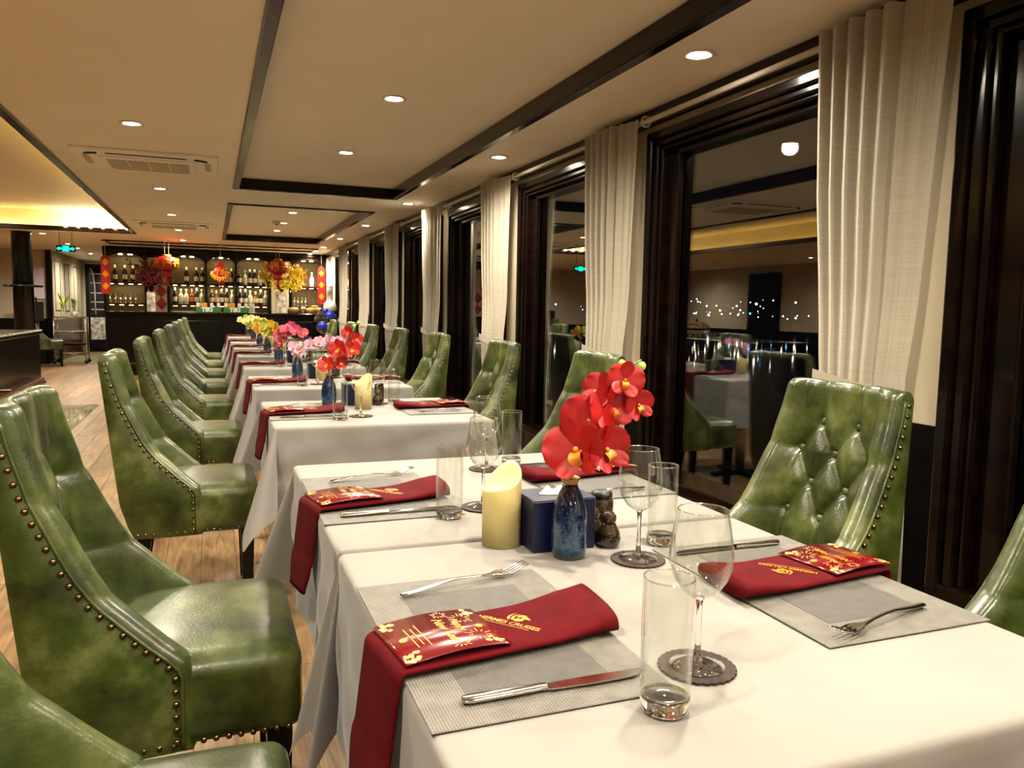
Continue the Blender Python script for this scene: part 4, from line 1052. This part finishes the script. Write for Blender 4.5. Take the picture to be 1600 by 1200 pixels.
# things on the counter
ZB = 1.06
def crate(x, label):
    r = thing('drink_crate', label, 'crate', (x, BY+.12, ZB), 0, 'green drink crates')
    m = MB(); m.rbox(-.2, .2, -.09, .09, 0, .10, .006); m.build('body', 'cratered', r)
    m = MB()
    for k in range(4): m.rbox(-.19+.11*k, -.19+.11*k+.05, -.085, .085, .1, .17, .004)
    m.build('divider', 'white', r)
    MB().prism([(-.06, -.03), (.06, -.03), (.06, .03), (-.06, .03)], 0, .003).build('red_badge', 'petal_orange', r, (-.08, -.088, .135)).rotation_euler = (PI/2, 0, 0)
    g = MB(); add_text(g, 'TIKI', .1, lambda u, v: (u-.02, -.0915, .05+v), bold=.006); g.build('lettering', 'white', r)
crate(-.05, 'green crate lettered TIKI on the bar, beside the lantern')
crate(.40, 'green crate on the bar, the one farther from the corridor')
tr = MB().lathe([(0, 0), (.1, 0), (.19, .012), (.2, .018), (.18, .016), (0, .008)], 24).build('serving_dish', 'white', None, (-.46, BY+.2, ZB)); tag(tr, 'shallow white dish on the bar by the white pier', 'dish')
sg = thing('acrylic_sign', 'small grey menu stand on the bar counter', 'sign', (.66, BY+.15, ZB))
MB().rbox(-.05, .05, -.01, .01, 0, .17, .003).build('panel', 'greyslot', sg); MB().rbox(-.055, .055, -.03, .03, 0, .008, .002).build('foot', 'white', sg)
bk1 = thing('bread_basket', 'shallow woven basket on the bar near the yellow blossoms', 'basket', (1.36, BY+.2, ZB)); MB().lathe([(0, 0), (.09, 0), (.12, .08), (.125, .09), (.11, .08), (0, .06)], 20).build('bowl', 'basket', bk1); MB().ball((0, 0, .09), .05, 10, 6, 0, (1.3, 1, .6)).build('leafy_filling', 'leaf', bk1)
bk2 = thing('bread_basket', 'round golden basket at the window end of the bar', 'basket', (1.72, BY+.2, ZB)); MB().lathe([(0, 0), (.09, .005), (.13, .06), (.12, .1), (0, .12)], 20).build('bowl', 'basket', bk2); MB().ball((.03, 0, .13), .05, 10, 6, 0, (1.4, 1, .6)).build('loaf', 'basket', bk2)
fg = MB().shell([(.03, 0), (.004, .006), (.006, .03), (.03, .06), (.034, .14)], 16).build('tumbler', 'rim', None, (1.54, BY+.2, ZB)); tag(fg, 'single footed glass on the bar between the two baskets', 'glass')
# hanging decorations
def make_lantern(chars):
    r = link('lantern', None); RR, H_ = .18, .085
    m = MB(); n = 16
    def fn(u, v):
        th = -PI/2+PI*v; rad = .05+(RR-.05)*math.cos(th)**.8 if abs(math.cos(th)) > 1e-6 else .05
        rad *= 1-.035*abs(math.sin(n/2*2*PI*u)); return (rad*math.cos(2*PI*u), rad*math.sin(2*PI*u), H_*math.sin(th)*1.25)
    m.grid(64, 14, fn, closeu=True); m.build('shade', 'lanternred', r)
    MB().lathe([(.06, .1), (.065, .105), (.065, .135), (0, .136)], 18).build('cap', 'lanterngold', r)
    MB().lathe([(.0, -.1), (.075, -.105), (.085, -.18), (.07, -.21), (0, -.21)], 18).build('skirt', 'lanternred', r)
    MB().lathe([(.012, -.21), (.022, -.25), (.026, -.36), (0, -.36)], 10).build('tassel', 'lanternred', r)
    for s in (-.03, .03): MB().tube([(s, 0, .13), (s, 0, .36)], .004, 6).build('cord', 'white', r)
    g = MB(); vs_, fs_ = text_mesh(chars, .15, bold=.004)
    for th in (-PI/2, -PI/2+.95, -PI/2-1.0):
        g.add([((RR+.006)*math.cos(th+v.x/RR)*math.cos(v.y/.16*.7)**.5, (RR+.006)*math.sin(th+v.x/RR)*math.cos(v.y/.16*.7)**.5, v.y) for v in vs_], fs_)
    g.build('gold_character', 'lanterngold', r)
    return r
PL = Proto(lambda: make_lantern('\u798f'))
PL.put((-.645, 13.6, 1.835), 0, 'round red paper lantern hanging in front of the red twig arrangement', 'lantern', 'red hanging lanterns')
PL.put((1.04, 13.6, 1.835), .6, 'round red paper lantern hanging in front of the yellow blossoms', 'lantern', 'red hanging lanterns')
def banner(x, y, z0, z1, label):
    r = thing('hanging_banner', label, 'banner', (x, y, (z0+z1)/2), 0, 'red paper banners'); h = (z1-z0)/2
    MB().prism([(-.065, -h), (.065, -h), (.065, h-.06), (0, h), (-.065, h-.06)], -.004, .004).build('strip', 'lanternred', r).rotation_euler = (PI/2, 0, 0)
    for k in (-1, 0, 1):
        MB().prism([(-.05, 0), (0, -.06), (.05, 0), (0, .06)], 0, .003).build('gold_diamond', 'lanterngold', r, (0, -.0045, k*h*.6)).rotation_euler = (PI/2, 0, 0)
    MB().tube([(0, 0, h-.02), (0, 0, 2.2-(z0+z1)/2)], .004, 6).build('cord', 'white', r)
banner(-1.565, 14.05, 1.34, 1.97, 'red banner with gold diamonds at the corridor end of the bar')
banner(1.80, 14.05, 1.24, 1.91, 'red banner with gold diamonds at the window end of the bar')
tt = thing('festive_ornament', 'red and gold festive paper ornament hanging midway along the bar', 'ornament', (.15, 13.7, 1.71))
MB().ball((0, 0, 0), .12, 16, 10, 0, (1, .25, .9)).build('disc', 'lanternred', tt)
for k in range(9):
    a = -.3-k*(PI-.6)/8*1.0; MB().ball((.13*math.cos(a), -.02, .13*math.sin(a)*.9+.02), .035, 8, 6, 0, (1, .4, 1.3)).build('gold_petal', 'lanterngold', tt)
MB().prism([(-.07, .09), (0, .22), (.07, .09)], -.01, .01).build('top_flame', 'lanternred', tt).rotation_euler = (PI/2, 0, 0)
g = MB(); add_text(g, 'T\u1ebft', .12, lambda u, v: (u, -.045, v+.01), bold=.004, shear=.2); g.build('lettering', 'lanterngold', tt)
MB().lathe([(.03, -.1), (.05, -.15), (.012, -.17), (.014, -.26), (0, -.26)], 10).build('tassel', 'lanternred', tt)
MB().tube([(0, 0, .2), (0, 0, .49)], .003, 6).build('cord', 'white', tt)
# red twigs and yellow blossom arrangements on the bar
rv = thing('patterned_vase', 'tall grey marbled vase on the bar in front of the white pier', 'vase', (-.945, BY+.14, ZB)); MB().rbox(-.065, .065, -.065, .065, 0, .33, .01).build('body', 'marble', rv)
MB().rbox(-.05, .05, -.05, .05, .329, .334, .002).build('opening', 'black', rv)
rt = thing('red_twig_arrangement', 'wide bunch of dark red berry twigs standing in the grey vase', 'plant', (-.945, BY+.14, ZB+.33)); rr_ = random.Random(4)
tw = MB(); be = MB()
for k in range(80):
    a = rr_.random()*2*PI; rad = .08+.27*rr_.random(); top = .16+.46*rr_.random()*(1 if rad < .28 else .8)
    e = Vector((rad*math.cos(a)*1.1+.03, rad*math.sin(a)*.5, top)); mid = Vector((e.x*.4, e.y*.4, top*.6))
    tw.tube([(0, 0, .0), mid, e], [.004, .003, .0015], 5)
    for q in range(9):
        t = .35+.65*q/8; p = mid.lerp(e, (t-.35)/.65)*1.0
        be.ball((p.x+(rr_.random()-.5)*.06, p.y+(rr_.random()-.5)*.05, p.z+(rr_.random()-.5)*.06), .016, 6, 4)
tw.build('twigs', 'barredwood', rt); o = be.build('berries', noisy('dark_red_berry', (74, 2, 6), (110, 6, 10), 30, rough=0.5), rt); o['kind'] = 'stuff'
yv = thing('patterned_vase', 'white cylinder vase with grey ink pattern on the bar', 'vase', (1.16, BY+.14, ZB)); MB().rbox(-.10, .10, -.08, .08, 0, .38, .012).build('body', 'whitelacquer', yv); MB().box(-.06, .07, -.084, -.08, .02, .33).build('ink_print', 'marble', yv)
MB().rbox(-.08, .08, -.06, .06, .379, .384, .002).build('opening', 'black', yv)
yt = thing('yellow_blossom_arrangement', 'large bushy yellow blossom arrangement in the white vase', 'plant', (1.16, BY+.14, ZB+.38)); bl = MB(); st = MB()
for k in range(60):
    a = rr_.random()*2*PI; el = rr_.random(); rad = .34*math.sqrt(rr_.random()); e = Vector((rad*math.cos(a)*1.08+.02, rad*math.sin(a)*.55, .06+.5*el*(1-.4*(rad/.34)**2)))
    st.tube([(0, 0, 0), e*.5+Vector((0, 0, .03)), e], [.004, .003, .0015], 5)
    for q in range(16):
        p = e+Vector(((rr_.random()-.5)*.16, (rr_.random()-.5)*.12, (rr_.random()-.5)*.14)); s = .016+.012*rr_.random(); b = rr_.random()*PI
        bl.add([(p.x+s*math.cos(b+t*2*PI/5)*(1 if t % 2 else .7), p.y+s*.5*math.sin(b*3+t), p.z+s*math.sin(b+t*2*PI/5)) for t in range(5)], [(0, 1, 2, 3, 4)])
st.build('stems', 'stem', yt); o = bl.build('blossoms', 'petal_yellow', yt); o['kind'] = 'stuff'
# clear globe with blue ribbon and a birdcage-like white lamp by the last window
gb = thing('clear_globe', 'large clear bubble globe with blue bows inside near the last chairs', 'globe', (1.74, 13.0, .94))
m = MB(); bm = bmesh.new(); bmesh.ops.create_uvsphere(bm, u_segments=32, v_segments=20, radius=.20); m.bm(bm, 0, True); m.build('bubble', 'glass', gb)
for k, (x, z, s) in enumerate(((-.07, -.05, .075), (.05, .12, .08), (-.02, .19, .05))): MB().ball((x, -.05, z), s, 12, 8, 0, (1.1, .6, .9)).build('blue_bow', 'balloonblue', gb)
MB().ball((.06, 0, -.06), .07, 10, 8, 0, (1.2, .8, .9)).build('leafy_filling', 'leaf', gb)
MB().lathe([(.13, -.94), (.13, -.92), (.02, -.9), (.02, -.3), (.06, -.22), (.08, -.18)], 20).build('stand', 'blackwood', gb)
wl = thing('white_ornament', 'white arched figurine standing on a dark plinth in the corner by the last window', 'ornament', (1.90, 13.75, 0))
MB().rbox(-.12, .12, -.1, .1, 0, 1.12, .01).build('plinth', 'blackwood', wl)
MB().lathe([(.11, 1.12), (.12, 1.16), (.10, 1.25), (.05, 1.3)], 16).build('base', 'white', wl)
MB().rbox(-.05, .05, -.03, .03, 1.28, 1.58, .03).build('tablet', 'marble', wl)

# ------------------------------------------------------------ column, console, lounge corner
col = thing('black_column', 'glossy black round column with flared top and a narrow ledge', 'column', (-2.54, 13.2, 0))
MB().lathe([(.135, 0), (.13, 2.2), (.12, 2.3), (.125, 2.38), (.16, 2.46), (.17, 2.48)], 40).build('shaft', 'blackwood', col)
MB().lathe([(0, .0), (.24, 0), (.24, .03), (.2, .05), (.13, .055)], 36).build('foot', 'blackwood', col)
MB().lathe([(.12, 1.405), (.25, 1.405), (.25, 1.435), (.12, 1.435)], 36).build('ledge', 'blackwood', col)
cs = thing('console_counter', 'long black serving console with a pale edge left of the aisle', 'console', (-2.4, 9.6, 0))
cs['label'] = 'long black serving console with a pale edge beside the column'
MB().rbox(-.4, .4, -1.6, 1.6, .12, .80, .01).build('body', 'blackwood', cs)
MB().rbox(-.42, .42, -1.62, 1.62, .80, .85, .008).build('top', 'blackwood', cs)
MB().rbox(.405, .425, -1.62, 1.62, .835, .853, .003).build('pale_edge', 'marble', cs)
MB().rbox(.40, .52, -1.6, 1.1, .0, .30, .008).build('red_plinth', 'barredwood', cs)
for k in range(3): MB().rbox(.52, .53, -1.5+.85*k, -.72+.85*k, .04, .26, .004).build('drawer_front', 'barredwood', cs)
pd = tag(MB().lathe([(0, 0), (.035, 0), (.052, .012), (.055, .015), (.048, .012), (0, .006)], 24).build('side_plate', 'white', None, (-1.935, 9.05, .301)), 'white plate on the low red shelf of the black console', 'plate')
tu = Proto(lambda: MB().shell([(.026, 0), (.03, .09)], 16).build('tumbler', 'rim'))
for i in range(10):
    tu.put((-2.13-.085*(i % 2), 8.7+.24*(i//2), .851), 0, 'small tumbler on the black console, %s row from the column, %s' % (ordn[4-i//2], 'aisle edge' if i % 2 == 0 else 'behind'), 'glass', 'tumblers on the console')
lid = thing('chafing_dish', 'shiny round steel chafing dish on the black console', 'dish', (-2.38, 9.9, .85))
MB().lathe([(.19, 0), (.2, .05), (.2, .1)], 28).build('pan', 'steel', lid)
MB().lathe([(.2, .1), (.19, .16), (.12, .21), (.0, .225)], 28).build('lid', 'steel', lid)
MB().ball((0, 0, .245), .022, 10, 8).build('knob', 'black', lid)
jg = thing('coffee_machine', 'black coffee flask behind the chafing dish on the console', 'flask', (-2.55, 10.75, .85))
MB().lathe([(.09, 0), (.095, .02), (.09, .16), (.05, .23), (.035, .26), (0, .27)], 24).build('body', 'black', jg)
MB().tube([(.08, 0, .2), (.15, 0, .18), (.14, 0, .08), (.09, 0, .05)], .012, 8).build('handle', 'black', jg)
chB.put((-2.82, 16.75, 0), .2, 'green leather chair standing alone beside the metal trolley', 'chair', None)
tl = thing('service_trolley', 'brown metal tube trolley on castors by the corridor wall', 'trolley', (-2.58, 17.5, 0))
for x in (-.27, .27):
    for y in (-.2, .2):
        MB().tube([(x, y, .07), (x, y, .9)], .012, 8).build('post', 'chrome', tl)
        MB().ball((x, y, .04), .04, 10, 8, 0, (1, .5, 1)).build('castor', 'black', tl)
for z in (.18, .62, .9):
    MB().tube([(-.27, -.2, z), (.27, -.2, z), (.27, .2, z), (-.27, .2, z), (-.27, -.2, z)], .01, 8).build('rail', 'chrome', tl)
MB().rbox(-.26, .26, -.19, .19, .36, .40, .004).build('lower_tray', 'mahogany', tl); MB().rbox(-.26, .26, -.19, .19, .885, .9, .003).build('upper_tray', 'pane', tl)
def plant(x, y, z, n, L, mat, pot, label, spread):
    r = thing('potted_plant', label, 'plant', (x, y, z)); rp_ = random.Random(n)
    MB().lathe([(0, 0), (.05, 0), (.062, .12), (.052, .12), (0, .1)], 18).build('pot', pot, r)
    for k in range(n):
        a = 2*PI*k/n+rp_.random(); l = L*(.7+.5*rp_.random()); sp = spread*(.5+rp_.random())
        def fn(u, v, a=a, l=l, sp=sp):
            wv = .022*math.sin(PI*min(1, .08+.92*v))**.7; t = v
            x_, z_ = sp*t*t*l, .1+l*t-.25*sp*l*t**3; return (x_*math.cos(a)-(u-.5)*2*wv*math.sin(a), x_*math.sin(a)+(u-.5)*2*wv*math.cos(a), z_)
        MB().grid(3, 8, fn).build('leaf', mat, r)
plant(-2.70, 17.47, .902, 14, .36, 'leaf2', 'glass', 'bright green leafy plant in clear vase on the trolley', .45)
plant(-2.52, 17.47, .902, 12, .26, 'leaf', 'marble', 'dark green spiky plant in low pot on the trolley', .3)
ea = thing('menu_easel', 'black leaning easel board beside the column', 'easel', (-3.02, 17.1, .62)); 
ea.location = (-3.22, 17.4, 0)
for s in (-1, 1): MB().tube([(s*.16, -.12, 0), (s*.05, .1, 1.28)], .018, 8).build('leg', 'black', ea)
MB().rbox(-.2, .2, -.02, .0, .82, 1.2, .004).build('board', 'black', ea)
po = tag(MB().rbox(-.15, .15, -.004, .004, -.3, .3, .002).build('wall_poster', 'lavender', None, (-3.12, 17.575, 1.55)), 'pale lavender poster on the cream wall behind the column', 'poster')
ex = thing('exit_sign', 'lit green exit sign hanging from the ceiling near the corridor', 'sign', (-1.95, 13.0, 1.965))
MB().rbox(-.125, .125, -.015, .015, -.045, .045, .006).build('case', 'black', ex)
g = MB()
g.prism([(-.04, -.036), (.04, -.036), (.04, .036), (-.04, .036)], .0, .002)
for s in (-1, 1): g.prism([(s*.05, -.012), (s*.085, -.012), (s*.085, -.026), (s*.115, 0), (s*.085, .026), (s*.085, .012), (s*.05, .012)][::s], 0, .002)
g.build('lit_pictogram', 'signgreen', ex, (0, -.0155, 0)).rotation_euler = (PI/2, 0, 0)
g = MB(); g.ball((.012, .022, 0), .007, 8, 6, 0, (1, 1, .3)); g.tube([(.008, .014, .003), (-.004, -.002, .003), (.010, -.014, .003), (.004, -.03, .003)], .0045, 5); g.tube([(-.004, -.002, .003), (-.014, -.014, .003), (-.026, -.016, .003)], .0045, 5); g.tube([(.008, .012, .003), (-.01, .008, .003), (-.018, -.002, .003)], .0035, 5)
g.build('running_figure', 'white', ex, (0, -.018, 0)).rotation_euler = (PI/2, 0, 0)
for s in (-.08, .08): MB().tube([(s, 0, .04), (s, 0, .235)], .004, 6).build('hanger', 'black', ex)

# ------------------------------------------------------------ night outside
struct(MB().box(2.6, 400, -100, 400, -3.2, -3.0).build('water', plain('night_water', (3, 4, 8), 0.05)))
rl = random.Random(9)
for nm, mat, n in (('city_lights', 'citylight', 150), ('cyan_city_lights', 'citycyan', 26), ('blue_city_lights', 'cityblue', 12)):
    m = MB()
    for k in range(n):
        a = math.radians(rl.uniform(-15, 78)); D = rl.uniform(170, 230); cl_ = rl.random()
        a = a if cl_ < .5 else math.radians(rl.choice((12, 30, 44, 58))+rl.gauss(0, 2.2))
        x, y = D*math.cos(a)+20, D*math.sin(a); z = rl.choice((.2, .6, 1, 1.6, 2.5, 4))+rl.random()
        m.ball((x, y, z), .09+.16*rl.random()**2, 6, 4)
    o = m.build(nm, mat); tag(o, 'tiny distant %s lights across the dark water' % {'citylight': 'warm white', 'citycyan': 'cyan', 'cityblue': 'blue'}[mat], 'lights', None, 'stuff')
